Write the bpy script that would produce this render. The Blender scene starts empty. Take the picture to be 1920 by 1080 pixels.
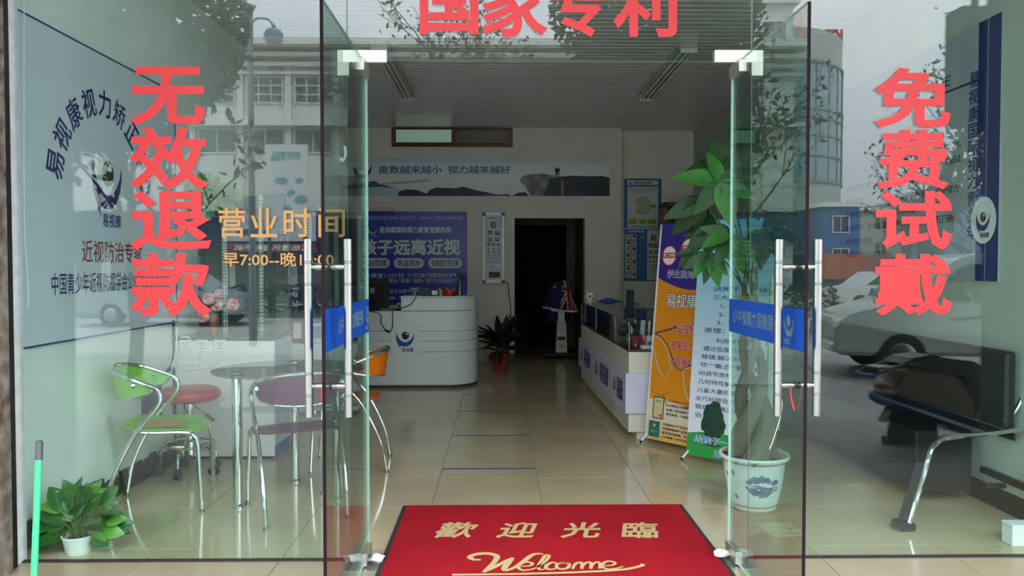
import bpy, bmesh, math, random
from mathutils import Vector, Matrix
random.seed(7)
PI = math.pi
S = bpy.context.scene
COL = S.collection
V = Vector

# ---------------------------------------------------------------- camera, sky, exposure
F_PX, CAM = 1480.0, V((0.0, -3.46, 1.30))
YAW, PITCH = math.atan(22/F_PX), math.atan(42/F_PX)
cd = bpy.data.cameras.new('camera'); cam = bpy.data.objects.new('camera', cd); COL.objects.link(cam)
cd.sensor_width = 36.0; cd.lens = F_PX/1920*36.0; cd.clip_start = 0.02; cd.clip_end = 500
cam.location = CAM; cam.rotation_euler = (PI/2-PITCH, 0, -YAW)
S.camera = cam
SKY_STRENGTH = 8.5        # zenith; overcast skies fall to about a quarter of it at the horizon
wd = bpy.data.worlds.new('overcast_sky'); S.world = wd; wd.use_nodes = True
nt = wd.node_tree; nt.nodes.clear()
out = nt.nodes.new('ShaderNodeOutputWorld'); bg = nt.nodes.new('ShaderNodeBackground')
tc = nt.nodes.new('ShaderNodeTexCoord'); nz = nt.nodes.new('ShaderNodeTexNoise'); rp = nt.nodes.new('ShaderNodeValToRGB')
nz.inputs['Scale'].default_value = 2.2; nz.inputs['Detail'].default_value = 4
rp.color_ramp.elements[0].color = (0.72, 0.77, 0.85, 1); rp.color_ramp.elements[1].color = (0.92, 0.95, 1.0, 1)
rp.color_ramp.elements[0].position = 0.35; rp.color_ramp.elements[1].position = 0.7
nt.links.new(tc.outputs['Generated'], nz.inputs['Vector']); nt.links.new(nz.outputs['Fac'], rp.inputs['Fac'])
sx = nt.nodes.new('ShaderNodeSeparateXYZ'); mr0 = nt.nodes.new('ShaderNodeMapRange')
mr0.inputs['From Min'].default_value = 0.0; mr0.inputs['From Max'].default_value = 1.0
mr0.inputs['To Min'].default_value = SKY_STRENGTH/4.2; mr0.inputs['To Max'].default_value = SKY_STRENGTH
nt.links.new(tc.outputs['Generated'], sx.inputs[0]); nt.links.new(sx.outputs[2], mr0.inputs['Value']); nt.links.new(mr0.outputs[0], bg.inputs['Strength'])
nt.links.new(rp.outputs['Color'], bg.inputs['Color'])
nt.links.new(bg.outputs['Background'], out.inputs['Surface'])
S.view_settings.view_transform = 'Standard'; S.view_settings.look = 'None'
S.view_settings.gamma = 1.0; S.view_settings.use_curve_mapping = False
S.view_settings.exposure = 1.3
S.cycles.transparent_max_bounces = 32; S.cycles.max_bounces = 12; S.cycles.diffuse_bounces = 8
S.cycles.glossy_bounces = 5; S.cycles.transmission_bounces = 6
S.cycles.caustics_reflective = False; S.cycles.caustics_refractive = False
S.cycles.sample_clamp_indirect = 6.0

# ---------------------------------------------------------------- helpers
RC = Matrix.Rotation(-YAW, 3, 'Z') @ Matrix.Rotation(PI/2-PITCH, 3, 'X')
def P(px, py, d):                      # point on the ray of a photo pixel at depth d (world y = d - 3.46)
    r = RC @ V(((px-960)/F_PX, -(py-540)/F_PX, -1.0))
    return CAM + r*(d/r.y)
def Y(d): return d-3.46
def lin(c):
    c /= 255.0
    return c/12.92 if c <= 0.04045 else ((c+0.055)/1.055)**2.4
def hx(s): return tuple(lin(int(s[i:i+2], 16)) for i in (0, 2, 4))
_M = {}
def mat(name, col, rough=0.5, metal=0.0, spec=0.5, var=0.0, vscale=8.0, bump=0.0, bscale=60.0, col2=None, emit=0.0, coat=0.0):
    key = name
    if key in _M: return _M[key]
    m = bpy.data.materials.new(name); m.use_nodes = True
    n = m.node_tree.nodes; b = n['Principled BSDF']; L = m.node_tree.links
    c = hx(col) if isinstance(col, str) else col
    b.inputs['Base Color'].default_value = (*c, 1); b.inputs['Roughness'].default_value = rough
    b.inputs['Metallic'].default_value = metal; b.inputs['Specular IOR Level'].default_value = spec
    b.inputs['Coat Weight'].default_value = coat
    if emit:
        b.inputs['Emission Color'].default_value = (*c, 1); b.inputs['Emission Strength'].default_value = emit
    if var or bump:
        t = n.new('ShaderNodeTexCoord')
    if var:
        z = n.new('ShaderNodeTexNoise'); z.inputs['Scale'].default_value = vscale; z.inputs['Detail'].default_value = 5
        r = n.new('ShaderNodeValToRGB')
        c2 = hx(col2) if col2 else tuple(x*(1-var) for x in c)
        r.color_ramp.elements[0].color = (*c2, 1); r.color_ramp.elements[1].color = (*c, 1)
        r.color_ramp.elements[0].position = 0.3; r.color_ramp.elements[1].position = 0.68
        L.new(t.outputs['Object'], z.inputs['Vector']); L.new(z.outputs['Fac'], r.inputs['Fac']); L.new(r.outputs['Color'], b.inputs['Base Color'])
    if bump:
        z = n.new('ShaderNodeTexNoise'); z.inputs['Scale'].default_value = bscale; z.inputs['Detail'].default_value = 3
        bp = n.new('ShaderNodeBump'); bp.inputs['Strength'].default_value = bump; bp.inputs['Distance'].default_value = 0.01
        L.new(t.outputs['Object'], z.inputs['Vector']); L.new(z.outputs['Fac'], bp.inputs['Height']); L.new(bp.outputs['Normal'], b.inputs['Normal'])
    _M[key] = m
    return m
def pm(col, rough=0.55): return mat('print_'+col+('' if rough == 0.55 else '_%d' % int(rough*100)), col, rough)
def glass(name, tint, refl=0.04, power=5.0, mult=0.96):
    """thin-walled pane: transparent with a tint, mirror share rising with the viewing angle (Schlick), per face"""
    if name in _M: return _M[name]
    m = bpy.data.materials.new(name); m.use_nodes = True
    n = m.node_tree.nodes; L = m.node_tree.links; n.clear()
    o = n.new('ShaderNodeOutputMaterial'); mx = n.new('ShaderNodeMixShader')
    tr = n.new('ShaderNodeBsdfTransparent'); gl = n.new('ShaderNodeBsdfGlossy')
    lw = n.new('ShaderNodeLayerWeight'); lw.inputs['Blend'].default_value = 0.5
    pw = n.new('ShaderNodeMath'); pw.operation = 'POWER'; pw.inputs[1].default_value = power
    ma = n.new('ShaderNodeMath'); ma.operation = 'MULTIPLY_ADD'; ma.inputs[1].default_value = mult*(1-refl); ma.inputs[2].default_value = refl
    tr.inputs['Color'].default_value = (*tint, 1); gl.inputs['Roughness'].default_value = 0.0
    L.new(lw.outputs['Facing'], pw.inputs[0]); L.new(pw.outputs[0], ma.inputs[0]); L.new(ma.outputs[0], mx.inputs[0])
    L.new(tr.outputs[0], mx.inputs[1]); L.new(gl.outputs[0], mx.inputs[2]); L.new(mx.outputs[0], o.inputs['Surface'])
    _M[name] = m
    return m
def plastic(name, col, clear=0.45, rough=0.2):
    if name in _M: return _M[name]
    m = bpy.data.materials.new(name); m.use_nodes = True
    n = m.node_tree.nodes; L = m.node_tree.links; b = n['Principled BSDF']; o = n['Material Output']
    c = hx(col); b.inputs['Base Color'].default_value = (*c, 1); b.inputs['Roughness'].default_value = rough
    t = n.new('ShaderNodeBsdfTransparent'); t.inputs['Color'].default_value = (*[min(1, x*0.7+0.3) for x in c], 1)
    tl = n.new('ShaderNodeBsdfTranslucent'); tl.inputs['Color'].default_value = (*c, 1)
    m1 = n.new('ShaderNodeMixShader'); m1.inputs[0].default_value = 0.35
    m2 = n.new('ShaderNodeMixShader'); m2.inputs[0].default_value = clear
    L.new(b.outputs[0], m1.inputs[1]); L.new(tl.outputs[0], m1.inputs[2]); L.new(m1.outputs[0], m2.inputs[1]); L.new(t.outputs[0], m2.inputs[2])
    L.new(m2.outputs[0], o.inputs['Surface'])
    _M[name] = m
    return m
def gradmat(name, stops, axis=2, lo=0.0, hi=1.0, rough=0.5):
    """flat print whose ink changes along one object axis between lo and hi"""
    m = bpy.data.materials.new(name); m.use_nodes = True
    n = m.node_tree.nodes; L = m.node_tree.links; b = n['Principled BSDF']; b.inputs['Roughness'].default_value = rough
    t = n.new('ShaderNodeTexCoord'); s = n.new('ShaderNodeSeparateXYZ'); mr = n.new('ShaderNodeMapRange'); r = n.new('ShaderNodeValToRGB')
    mr.inputs['From Min'].default_value = lo; mr.inputs['From Max'].default_value = hi
    L.new(t.outputs['Object'], s.inputs[0]); L.new(s.outputs[axis], mr.inputs['Value']); L.new(mr.outputs[0], r.inputs['Fac']); L.new(r.outputs['Color'], b.inputs['Base Color'])
    e = r.color_ramp.elements
    while len(e) < len(stops): e.new(0.5)
    for k, (p, c) in enumerate(stops): e[k].position = p; e[k].color = (*hx(c), 1)
    return m

W = {}
def par(o, parent):
    if parent is not None:
        o.parent = parent; W[o.name] = W[parent.name]
    else: W[o.name] = Matrix.Identity(4)
def spl(pts, n=6, closed=False):
    pts = [V(p) for p in pts]; N = len(pts); res = []
    rng = range(N if closed else N-1)
    for i in rng:
        p0 = pts[(i-1) % N] if closed or i > 0 else pts[0]*2-pts[1]
        p1 = pts[i]; p2 = pts[(i+1) % N]
        p3 = pts[(i+2) % N] if closed or i+2 < N else pts[-1]*2-pts[-2]
        for k in range(n):
            t = k/n
            res.append(0.5*((2*p1)+(p2-p0)*t+(2*p0-5*p1+4*p2-p3)*t*t+(3*p1-p0-3*p2+p3)*t**3))
    if not closed: res.append(pts[-1])
    return res
class Fr:
    """flat frame: origin, right, up; normal towards the reader"""
    def __init__(s, o, u, v): s.o, s.u, s.v = V(o), V(u).normalized(), V(v).normalized(); s.n = s.u.cross(s.v).normalized()
    def __call__(s, a, b, c=0.0): return s.o+s.u*a+s.v*b+s.n*c
class G:
    def __init__(s): s.v, s.f, s.m, s.k = [], [], [], 0
    def add(s, vs, fs):
        b = len(s.v); s.v += [tuple(x) for x in vs]
        for f in fs: s.f.append([b+i for i in f]); s.m.append(s.k)
        return s
    def poly(s, pts): return s.add(pts, [list(range(len(pts)))])
    def box(s, x0, y0, z0, x1, y1, z1):
        x0, x1 = sorted((x0, x1)); y0, y1 = sorted((y0, y1)); z0, z1 = sorted((z0, z1))
        return s.add([(x0,y0,z0),(x1,y0,z0),(x1,y1,z0),(x0,y1,z0),(x0,y0,z1),(x1,y0,z1),(x1,y1,z1),(x0,y1,z1)],
                     [[0,3,2,1],[4,5,6,7],[0,1,5,4],[1,2,6,5],[2,3,7,6],[3,0,4,7]])
    def fbox(s, fr, a0, b0, a1, b1, c0, c1):
        q = [fr(a, b, c) for c in (c0, c1) for a, b in ((a0,b0),(a1,b0),(a1,b1),(a0,b1))]
        return s.add(q, [[0,3,2,1],[4,5,6,7],[0,1,5,4],[1,2,6,5],[2,3,7,6],[3,0,4,7]])
    def prism(s, fr, pts, c0, c1):
        n = len(pts); q = [fr(a, b, c) for c in (c0, c1) for a, b in pts]
        return s.add(q, [list(range(n))[::-1], list(range(n, 2*n))]+[[i, (i+1) % n, n+(i+1) % n, n+i] for i in range(n)])
    def fpoly(s, fr, pts, c=0.001): return s.poly([fr(a, b, c) for a, b in pts])
    def tube(s, path, r, n=8, closed=False, cap=True):
        path = [V(p) for p in path]; N = len(path); rr = r if isinstance(r, (list, tuple)) else [r]*N
        t0 = (path[1]-path[0]).normalized(); up = V((0,0,1)) if abs(t0.z) < 0.9 else V((1,0,0))
        u = t0.cross(up).normalized(); rings = []
        for i in range(N):
            if closed: t = (path[(i+1) % N]-path[i-1]).normalized()
            else: t = (path[min(i+1, N-1)]-path[max(i-1, 0)]).normalized()
            u = (u-t*u.dot(t)); u = u.normalized() if u.length > 1e-6 else t.orthogonal().normalized()
            w = t.cross(u)
            rings.append([path[i]+(u*math.cos(2*PI*k/n)+w*math.sin(2*PI*k/n))*rr[i] for k in range(n)])
        q = [p for R in rings for p in R]; fs = []
        for i in range(N if closed else N-1):
            j = (i+1) % N
            fs += [[i*n+k, i*n+(k+1) % n, j*n+(k+1) % n, j*n+k] for k in range(n)]
        if cap and not closed: fs += [list(range(n))[::-1], [(N-1)*n+k for k in range(n)]]
        return s.add(q, fs)
    def lathe(s, c, prof, n=24, ax=None, capb=True, capt=True):
        c = V(c); fs = []; q = []
        A = V(ax).normalized() if ax else V((0,0,1)); u = A.orthogonal().normalized(); w = A.cross(u)
        if not ax: u, w = V((1,0,0)), V((0,1,0))
        for r, z in prof: q += [c+A*z+(u*math.cos(2*PI*k/n)+w*math.sin(2*PI*k/n))*r for k in range(n)]
        for i in range(len(prof)-1): fs += [[i*n+k, i*n+(k+1) % n, (i+1)*n+(k+1) % n, (i+1)*n+k] for k in range(n)]
        if capb: fs.append(list(range(n))[::-1])
        if capt: fs.append([(len(prof)-1)*n+k for k in range(n)])
        return s.add(q, fs)
    def ball(s, c, r, sc=(1,1,1), n=12, m=8):
        c = V(c); q = []; fs = []
        for i in range(m+1):
            a = PI*i/m-PI/2
            for k in range(n): q.append(c+V((math.cos(a)*math.cos(2*PI*k/n)*r*sc[0], math.cos(a)*math.sin(2*PI*k/n)*r*sc[1], math.sin(a)*r*sc[2])))
        for i in range(m): fs += [[i*n+k, i*n+(k+1) % n, (i+1)*n+(k+1) % n, (i+1)*n+k] for k in range(n)]
        return s.add(q, fs)
    def build(s, name, mt, parent=None, bevel=0.0, kind=None, label=None, seg=1, smooth=0.6):
        me = bpy.data.meshes.new(name); vs = s.v
        if parent is not None:
            I = W[parent.name].inverted(); vs = [tuple(I @ V(p)) for p in vs]
        me.from_pydata(vs, [], s.f)
        ms = mt if isinstance(mt, (list, tuple)) else [mt]
        for x in ms: me.materials.append(x)
        if len(ms) > 1: me.polygons.foreach_set('material_index', s.m)
        b = bmesh.new(); b.from_mesh(me)
        bmesh.ops.remove_doubles(b, verts=b.verts, dist=1e-6)
        if len(b.faces) < 60000 and kind != 'stuff': bmesh.ops.recalc_face_normals(b, faces=b.faces)
        if bevel:
            ed = [e for e in b.edges if len(e.link_faces) == 2 and e.calc_face_angle(0) > 0.5]
            bmesh.ops.bevel(b, geom=ed, offset=bevel, segments=seg, affect='EDGES', clamp_overlap=True)
        b.to_mesh(me); b.free()
        if smooth:
            me.polygons.foreach_set('use_smooth', [True]*len(me.polygons)); me.set_sharp_from_angle(angle=smooth)
        o = bpy.data.objects.new(name, me); COL.objects.link(o); par(o, parent)
        if kind: o['kind'] = kind
        if label: o['label'] = label
        return o
def tag(o, label, cat, group=None):
    o['label'] = label; o['category'] = cat
    if group: o['group'] = group
    return o
def thing(name, label, cat, loc=(0,0,0), group=None, rotz=0.0):
    o = bpy.data.objects.new(name, None); o.empty_display_size = 0.05; COL.objects.link(o)
    M = Matrix.Translation(V(loc)) @ Matrix.Rotation(rotz, 4, 'Z'); o.location = loc; o.rotation_euler = (0, 0, rotz)
    W[o.name] = M
    return tag(o, label, cat, group)
def struct(o, kind='structure'):
    o['kind'] = kind
    return o
def root(name):                       # empty that heads a piece of the setting
    o = bpy.data.objects.new(name, None); o.empty_display_size = 0.05; COL.objects.link(o); W[o.name] = Matrix.Identity(4); o['kind'] = 'structure'
    return o
def place(me, name, parent, M):       # one more object that shares a mesh; M in world
    o = bpy.data.objects.new(name, me); COL.objects.link(o); par(o, parent)
    o.matrix_basis = (W[parent.name].inverted() if parent is not None else Matrix.Identity(4)) @ M
    return o
def tmesh(s, bold=0.0, shear=0.0, res=2):
    c = bpy.data.curves.new('t', 'FONT'); c.body = s; c.resolution_u = res
    if bold: c.bevel_depth = bold; c.bevel_resolution = 0
    c.shear = shear
    o = bpy.data.objects.new('t', c)
    me = bpy.data.meshes.new_from_object(o)
    vs = [tuple(v.co) for v in me.vertices]; fs = [tuple(p.vertices) for p in me.polygons]
    bpy.data.objects.remove(o); bpy.data.curves.remove(c); bpy.data.meshes.remove(me)
    return vs, fs
def tx(parent, s, fr, a0, b0, a1, b1, mt, bold=0.0, off=0.0015, name='lettering', em=False, shear=0.0, curve=None, g=None, res=2, thick=0.0):
    """flat print of s in the box (a0,b0)-(a1,b1) of a frame"""
    vs, fs = tmesh(s, bold, shear, res)
    if not vs: return None
    x0 = min(v[0] for v in vs); x1 = max(v[0] for v in vs); y0 = min(v[1] for v in vs); y1 = max(v[1] for v in vs)
    if em: y0, y1 = -0.10, 0.85
    z0 = min(v[2] for v in vs); z1 = max(v[2] for v in vs); zs = max(z1-z0, 1e-9)
    th = thick or 0.0004
    pts = [fr(a0+(v[0]-x0)/(x1-x0)*(a1-a0), b0+(v[1]-y0)/(y1-y0)*(b1-b0), off+((v[2]-z0)/zs*th if bold else 0)) for v in vs]
    gg = g or G(); gg.add(pts, fs)
    if g: return g
    return gg.build(name, mt, parent, smooth=0)
def txs(parent, s, fr, a0, b0, a1, b1, mt, bold=0.0, off=0.0015):
    """a line of print with every character an object of its own"""
    mx = lambda t: max(v[0] for v in tmesh(t, bold)[0])
    vs0 = tmesh(s, bold)[0]; x0 = min(v[0] for v in vs0); x1 = max(v[0] for v in vs0); y0 = min(v[1] for v in vs0); y1 = max(v[1] for v in vs0); bar = mx('|')
    for i, ch in enumerate(s):
        if ch == ' ': continue
        dx = mx(s[:i]+'|')-bar; vs = tmesh(ch, bold)[0]
        q = [min(v[0] for v in vs)+dx, min(v[1] for v in vs), max(v[0] for v in vs)+dx, max(v[1] for v in vs)]
        A = lambda x: a0+(x-x0)/(x1-x0)*(a1-a0); B = lambda y: b0+(y-y0)/(y1-y0)*(b1-b0)
        tx(parent, ch, fr, A(q[0]), B(q[1]), A(q[2]), B(q[3]), mt, bold, off, 'character')
def arc(cx, cy, r, a0, a1, n=16, ry=None):
    ry = ry or r
    return [(cx+r*math.cos(a0+(a1-a0)*k/n), cy+ry*math.sin(a0+(a1-a0)*k/n)) for k in range(n+1)]
def ell(cx, cy, rx, ry, n=24): return arc(cx, cy, rx, 0, 2*PI, n, ry)[:-1]
def rrect(a0, b0, a1, b1, r, n=5):
    return arc(a1-r, b1-r, r, 0, PI/2, n)+arc(a0+r, b1-r, r, PI/2, PI, n)+arc(a0+r, b0+r, r, PI, 1.5*PI, n)+arc(a1-r, b0+r, r, 1.5*PI, 2*PI, n)
def logo(parent, fr, cx, cy, s, blue, black, white, text=None, off=0.0015):
    """eye emblem: dark pupil with a highlight over a swooping crescent; s = half width"""
    cr = [(-1.0,0.62),(-1.08,0.1),(-0.98,-0.45),(-0.72,-0.95),(-0.45,-1.3),(-0.62,-0.82),(-0.25,-0.98),(0.2,-0.98),(0.62,-0.72),(0.92,-0.25),(1.04,0.25),(1.0,0.62),(0.9,0.2),(0.62,-0.2),(0.2,-0.47),(-0.2,-0.47),(-0.6,-0.2),(-0.86,0.2)]
    G().fpoly(fr, [(cx+x*s, cy+y*s) for x, y in cr], off).build('emblem_crescent', blue, parent, smooth=0)
    g = G(); g.fpoly(fr, ell(cx+0.02*s, cy+0.28*s, 0.42*s, 0.46*s), off+0.0004)
    g.k = 1; g.fpoly(fr, ell(cx+0.17*s, cy+0.48*s, 0.13*s, 0.13*s, 12), off+0.0009); g.build('emblem_pupil', [black, white], parent, smooth=0)
    if text: tx(parent, text, fr, cx-0.4*s, cy-1.62*s, cx+0.95*s, cy-1.12*s, blue, 0.02, off, name='emblem_lettering')
XA, ZA = V((1,0,0)), V((0,0,1))
def wallframe(x, y, z=0.0): return Fr((x, y, z), XA, ZA)             # read from the street, looking +y
def leftframe(x, y0): return Fr((x, y0, 0), (0,1,0), ZA)             # on the left wall
def rightframe(x, y0): return Fr((x, y0, 0), (0,-1,0), ZA)           # on the right wall

# ---------------------------------------------------------------- materials
white_wall = mat('white_wall_paint', 'eef4f1', 0.75, var=0.06, vscale=3, bump=0.15, bscale=90)
cream_wall = mat('cream_wall_paint', 'efe9dd', 0.75, var=0.06, vscale=3, bump=0.15, bscale=90)
tile_m = mat('polished_beige_tile', 'bfb08f', 0.09, spec=0.5, var=0.10, vscale=2.2)
grout_m = mat('tile_grout', '6e6250', 0.9)
ceil_m = mat('glossy_ceiling_strip', 'd8ced0', 0.22, spec=0.5)
dark_skirt = mat('dark_skirting', '22262a', 0.4, var=0.3, vscale=12)
chrome = mat('chrome', 'd5d8d8', 0.12, 1.0)
steel = mat('brushed_steel', 'a5a49f', 0.27, 1.0, var=0.08, vscale=30)
patch_m = mat('satin_patch_steel', 'cbc9bd', 0.38, 0.85)
black_pl = mat('black_plastic', '141517', 0.4)
grey_pl = mat('grey_plastic', '50545a', 0.5)
white_pl = mat('white_plastic', 'e6e7e4', 0.35)
lam_w = mat('white_laminate', 'eaf0f0', 0.3)
cab_w = mat('pinkish_laminate', 'eee6e2', 0.4)
red_film = mat('red_film', 'd22d31', 0.45)
gold_film = mat('ochre_film', 'c48d4c', 0.5)
blue_film = mat('blue_film', '0b4fb8', 0.35)
gold_pr = mat('worn_gold_print', '66808c', 0.6)
navy = pm('28296e'); ink_blue = pm('1d4f9e'); ink_black = pm('15151a'); ink_white = pm('eceff0')
PANE = glass('shopfront_glass', (0.905, 0.97, 0.948), 0.041)
DOORG = glass('door_glass', (0.83, 0.935, 0.90), 0.041)
THIN = glass('clear_glass', (0.95, 0.975, 0.965), 0.035)
TABLEG = glass('tabletop_glass', (0.72, 0.80, 0.78), 0.05)
edge_lt = mat('pale_glass_edge', 'b9d9cc', 0.2)
edge_dk = mat('dark_glass_edge', '1d1518', 0.8, spec=0.1)
leaf_a = mat('leaf_green', '35702a', 0.5, spec=0.3, var=0.35, vscale=6, col2='24521c')
leaf_b = mat('deep_leaf_green', '20461f', 0.5, spec=0.3, var=0.3, vscale=6)
leaf_d = mat('dark_dracaena_green', '1f3a20', 0.4, var=0.3, vscale=6)
soil = mat('potting_soil', '3a2a1e', 0.95, bump=0.6)

# ---------------------------------------------------------------- room dimensions
XL, XR, YB, YR, ZC = -2.17, 2.67, 7.24, 7.46, 3.16

# ---------------------------------------------------------------- floor and pavement
fl = root('floor')
G().box(XL-0.2, 0.0, -0.12, XR+0.2, 11.2, -0.004).build('screed', grout_m, fl)
_tiles = {}
def tile(x0, x1, y0, y1, parent, z=0.0, name='tile', mt=tile_m, gap=0.0012, th=0.012):
    w, h = round(x1-x0, 3), round(y1-y0, 3); key = (w, h, mt.name, th)
    if key not in _tiles:
        o = G().box(-w/2+gap, -h/2+gap, -th, w/2-gap, h/2-gap, 0).build(name, mt, None, bevel=0.0008)
        _tiles[key] = o.data; bpy.data.objects.remove(o)
    return place(_tiles[key], name, parent, Matrix.Translation(((x0+x1)/2, (y0+y1)/2, z)))
xs = [XL]+[x for x in (-0.373+0.6*k for k in range(-4, 7)) if XL+0.03 < x < XR-0.03]+[XR]
ys = [0.0]+[0.15+0.6*k for k in range(0, 13) if 0.15+0.6*k < 7.4]+[7.46]
for i in range(len(xs)-1):
    for j in range(len(ys)-1): tile(xs[i], xs[i+1], ys[j], ys[j+1], fl)
tile(0.195, 1.15, 7.46, 9.9, fl)
tape = mat('blue_floor_tape', '2a4a86', 0.6)
for k, (d, x0, x1) in enumerate(((5.02, 828, 1004), (6.01, 848, 993), (7.02, 861, 984), (7.95, 869, 979), (8.95, 874, 976))):
    a = (x0-938)/F_PX*d; b = (x1-938)/F_PX*d
    G().box(a, Y(d)-0.012, 0.0, b, Y(d)+0.012, 0.0008).build('tape_strip', tape, fl)
pv = root('pavement')
G().box(-9, -3.2, -0.6, 9, -0.0, -0.013).build('step_base', grout_m, pv)
step_m = mat('doorstep_tile', 'a99b7f', 0.25, var=0.12, vscale=3)
for i in range(-3, 6):
    tile(-0.373+0.6*i, 0.227+0.6*i, -0.6, 0.0, pv, name='tile', mt=step_m)
    tile(-0.373+0.6*i, 0.227+0.6*i, -1.2, -0.6, pv, name='tile', mt=step_m)
walk_m = mat('grey_paving', '8b8a86', 0.55, var=0.35, vscale=2.0, bump=0.25, bscale=30)
for i in range(-7, 9):
    for j in range(4): tile(i*1.0, i*1.0+1.0, -1.2-(j+1)*0.5, -1.2-j*0.5, pv, z=-0.002, name='paving_slab', mt=walk_m, gap=0.004)
lower_m = mat('dark_wet_paving', '888886', 0.45, var=0.3, vscale=1.2, bump=0.2, bscale=25)
struct(G().box(-40, -9.5, -0.7, 40, -3.2, -0.15).build('forecourt', lower_m))
road_m = mat('asphalt', 'a0a09c', 0.85, var=0.15, vscale=1.5, bump=0.3, bscale=50)
rd = struct(G().box(-60, -19.5, -0.8, 60, -9.5, -0.22).build('road', road_m))
ln = mat('road_paint', 'b9a86a', 0.7)
for x in range(-24, 25, 4): G().box(x, -14.6, -0.22, x+2.2, -14.45, -0.217).build('lane_mark', ln, rd)
struct(G().box(-60, -60, -0.8, 60, -19.5, -0.10).build('far_pavement', walk_m))

# ---------------------------------------------------------------- walls, ceiling
wl = struct(G().box(XL-0.2, -0.02, -0.1, XL, YB+0.3, 3.45).build('wall_left', white_wall))
wr = struct(G().box(XR, -0.02, -0.1, XR+0.2, YR+0.3, 3.45).build('wall_right', mat('shaded_grey_green_paint', 'bcc4ba', 0.75, var=0.06, vscale=3, bump=0.15, bscale=90)))  # greyer paint carries the weaker light on the right wall
DX0, DX1, DZ = 0.195, 1.15, 1.943
g = G()
g.box(XL, YB, -0.1, DX0, YB+0.22, 3.45); g.box(DX0, YB, DZ, DX1, YB+0.22, 3.45); g.box(DX1, YB, -0.1, 1.64, YB+0.22, 3.45); g.box(1.64, YR, -0.1, XR, YR+0.2, 3.45)
wb = struct(g.build('wall_back', cream_wall))
# passage behind the doorway
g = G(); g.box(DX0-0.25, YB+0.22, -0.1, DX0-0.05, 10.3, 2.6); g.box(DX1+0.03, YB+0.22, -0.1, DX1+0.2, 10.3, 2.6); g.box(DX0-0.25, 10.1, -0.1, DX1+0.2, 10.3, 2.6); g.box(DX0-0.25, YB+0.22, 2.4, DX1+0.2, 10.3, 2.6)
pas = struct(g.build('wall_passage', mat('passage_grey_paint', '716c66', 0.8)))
brown_d = mat('dark_brown_door', '1c1412', 0.85, spec=0.15, var=0.3, vscale=5)
d3 = root('door_3')
G().box(0.26, 9.0, 0.0, 0.98, 9.05, 1.88).build('door_leaf', brown_d, d3, bevel=0.004)
for z0, z1 in ((0.15, 0.85), (0.98, 1.75)): G().box(0.36, 8.985, z0, 0.88, 9.0, z1).build('panel', brown_d, d3, bevel=0.008)
G().ball((0.92, 8.96, 0.95), 0.025).build('door_knob', steel, d3)
g = G(); g.box(0.20, 8.98, 0, 0.26, 9.08, 1.94); g.box(0.98, 8.98, 0, 1.04, 9.08, 1.94); g.box(0.20, 8.98, 1.88, 1.04, 9.08, 1.94); g.build('door_frame', brown_d, d3)
struct(G().box(1.04, 9.0, 0, 1.18, 9.1, 2.4).box(0.14, 9.0, 0, 0.20, 9.1, 2.4).box(0.2, 9.0, 1.94, 1.04, 9.1, 2.4).build('wall_passage_end', mat('passage_grey_paint', '716c66', 0.8)))
cl = root('ceiling')
G().box(XL-0.2, 0, ZC+0.01, XR+0.2, YR+0.3, ZC+0.3).build('ceiling_slab', grout_m, cl)
sm = None
for k in range(75):
    y0 = 0.02+k*0.0995
    if sm is None:
        o = G().prism(Fr((0,0,0), (0,1,0), ZA), [(0.001, 0), (0.003, -0.006), (0.090, -0.006), (0.0975, 0.003), (0.0975, 0.010), (0.001, 0.010)], XL, XR).build('strip', ceil_m); sm = o.data; bpy.data.objects.remove(o)
    place(sm, 'strip', cl, Matrix.Translation((0, y0, ZC)))
# skirting
bl = struct(G().box(XL, 0.02, 0, XL+0.014, 1.80, 0.11).build('baseboard_left', dark_skirt, bevel=0.003))
struct(G().box(XR-0.014, 0.02, 0, XR, YR, 0.11).build('baseboard_right', dark_skirt, bevel=0.003))
struct(G().box(-0.15, YB-0.014, 0, DX0, YB, 0.11).box(DX1, YB-0.014, 0, 1.64, YB, 0.11).build('baseboard_back', dark_skirt, bevel=0.003))
# dirty black sealant smears that run along the left skirting
g = G()
for k in range(26):
    y = 0.05+k*0.065; h = 0.10+random.random()*0.05
    g.box(XL+0.002, y, 0.02, XL+0.018+random.random()*0.006, y+0.066, h)
g.build('sealant', mat('black_sealant', '191c1e', 0.35), bl, kind='stuff')

# ---------------------------------------------------------------- street face of the shop
rust = mat('rusty_grey_steel', '9c9286', 0.8, var=0.55, vscale=14, col2='4a3324', bump=0.4, bscale=40)
fac = mat('facade_tile', 'a9a49a', 0.6, var=0.1, vscale=2)
g = G(); g.box(-9, -0.05, -0.15, XL-0.2, 0.4, 3.3); g.box(XR+0.2, -0.05, -0.15, 9, 0.4, 3.3); g.box(-9, -0.05, 3.12, 9, 0.4, 9.0)
wf = struct(g.build('wall_front', fac))
struct(G().box(-9, -3.5, 3.9, 9, -0.05, 4.15).box(-9, -3.52, 3.82, 9, -3.4, 4.25).build('trim_unseen_canopy', mat('unseen_canopy_concrete', 'd0cec8', 0.8, var=0.15, vscale=2)))  # unseen canopy, sized to hold back sky light at the doorway
tk = root('trim_1')                              # steel shutter track at the left edge
G().box(XL-0.10, -0.26, -0.02, -2.06, -0.12, 3.5).build('shutter_track', rust, tk, bevel=0.006)
G().box(XL-0.012, -0.119, 0, -2.083, -0.055, 3.2).build('seal_strip', black_pl, tk)
wfm = mat('white_frame_paint', 'e6e4ec', 0.5, var=0.1, vscale=18, col2='d5cfd0')
t2 = root('trim_2'); G().box(XL+0.002, -0.05, 0, -2.092, 0.03, 3.12).build('window_jamb', wfm, t2, bevel=0.004)
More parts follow.
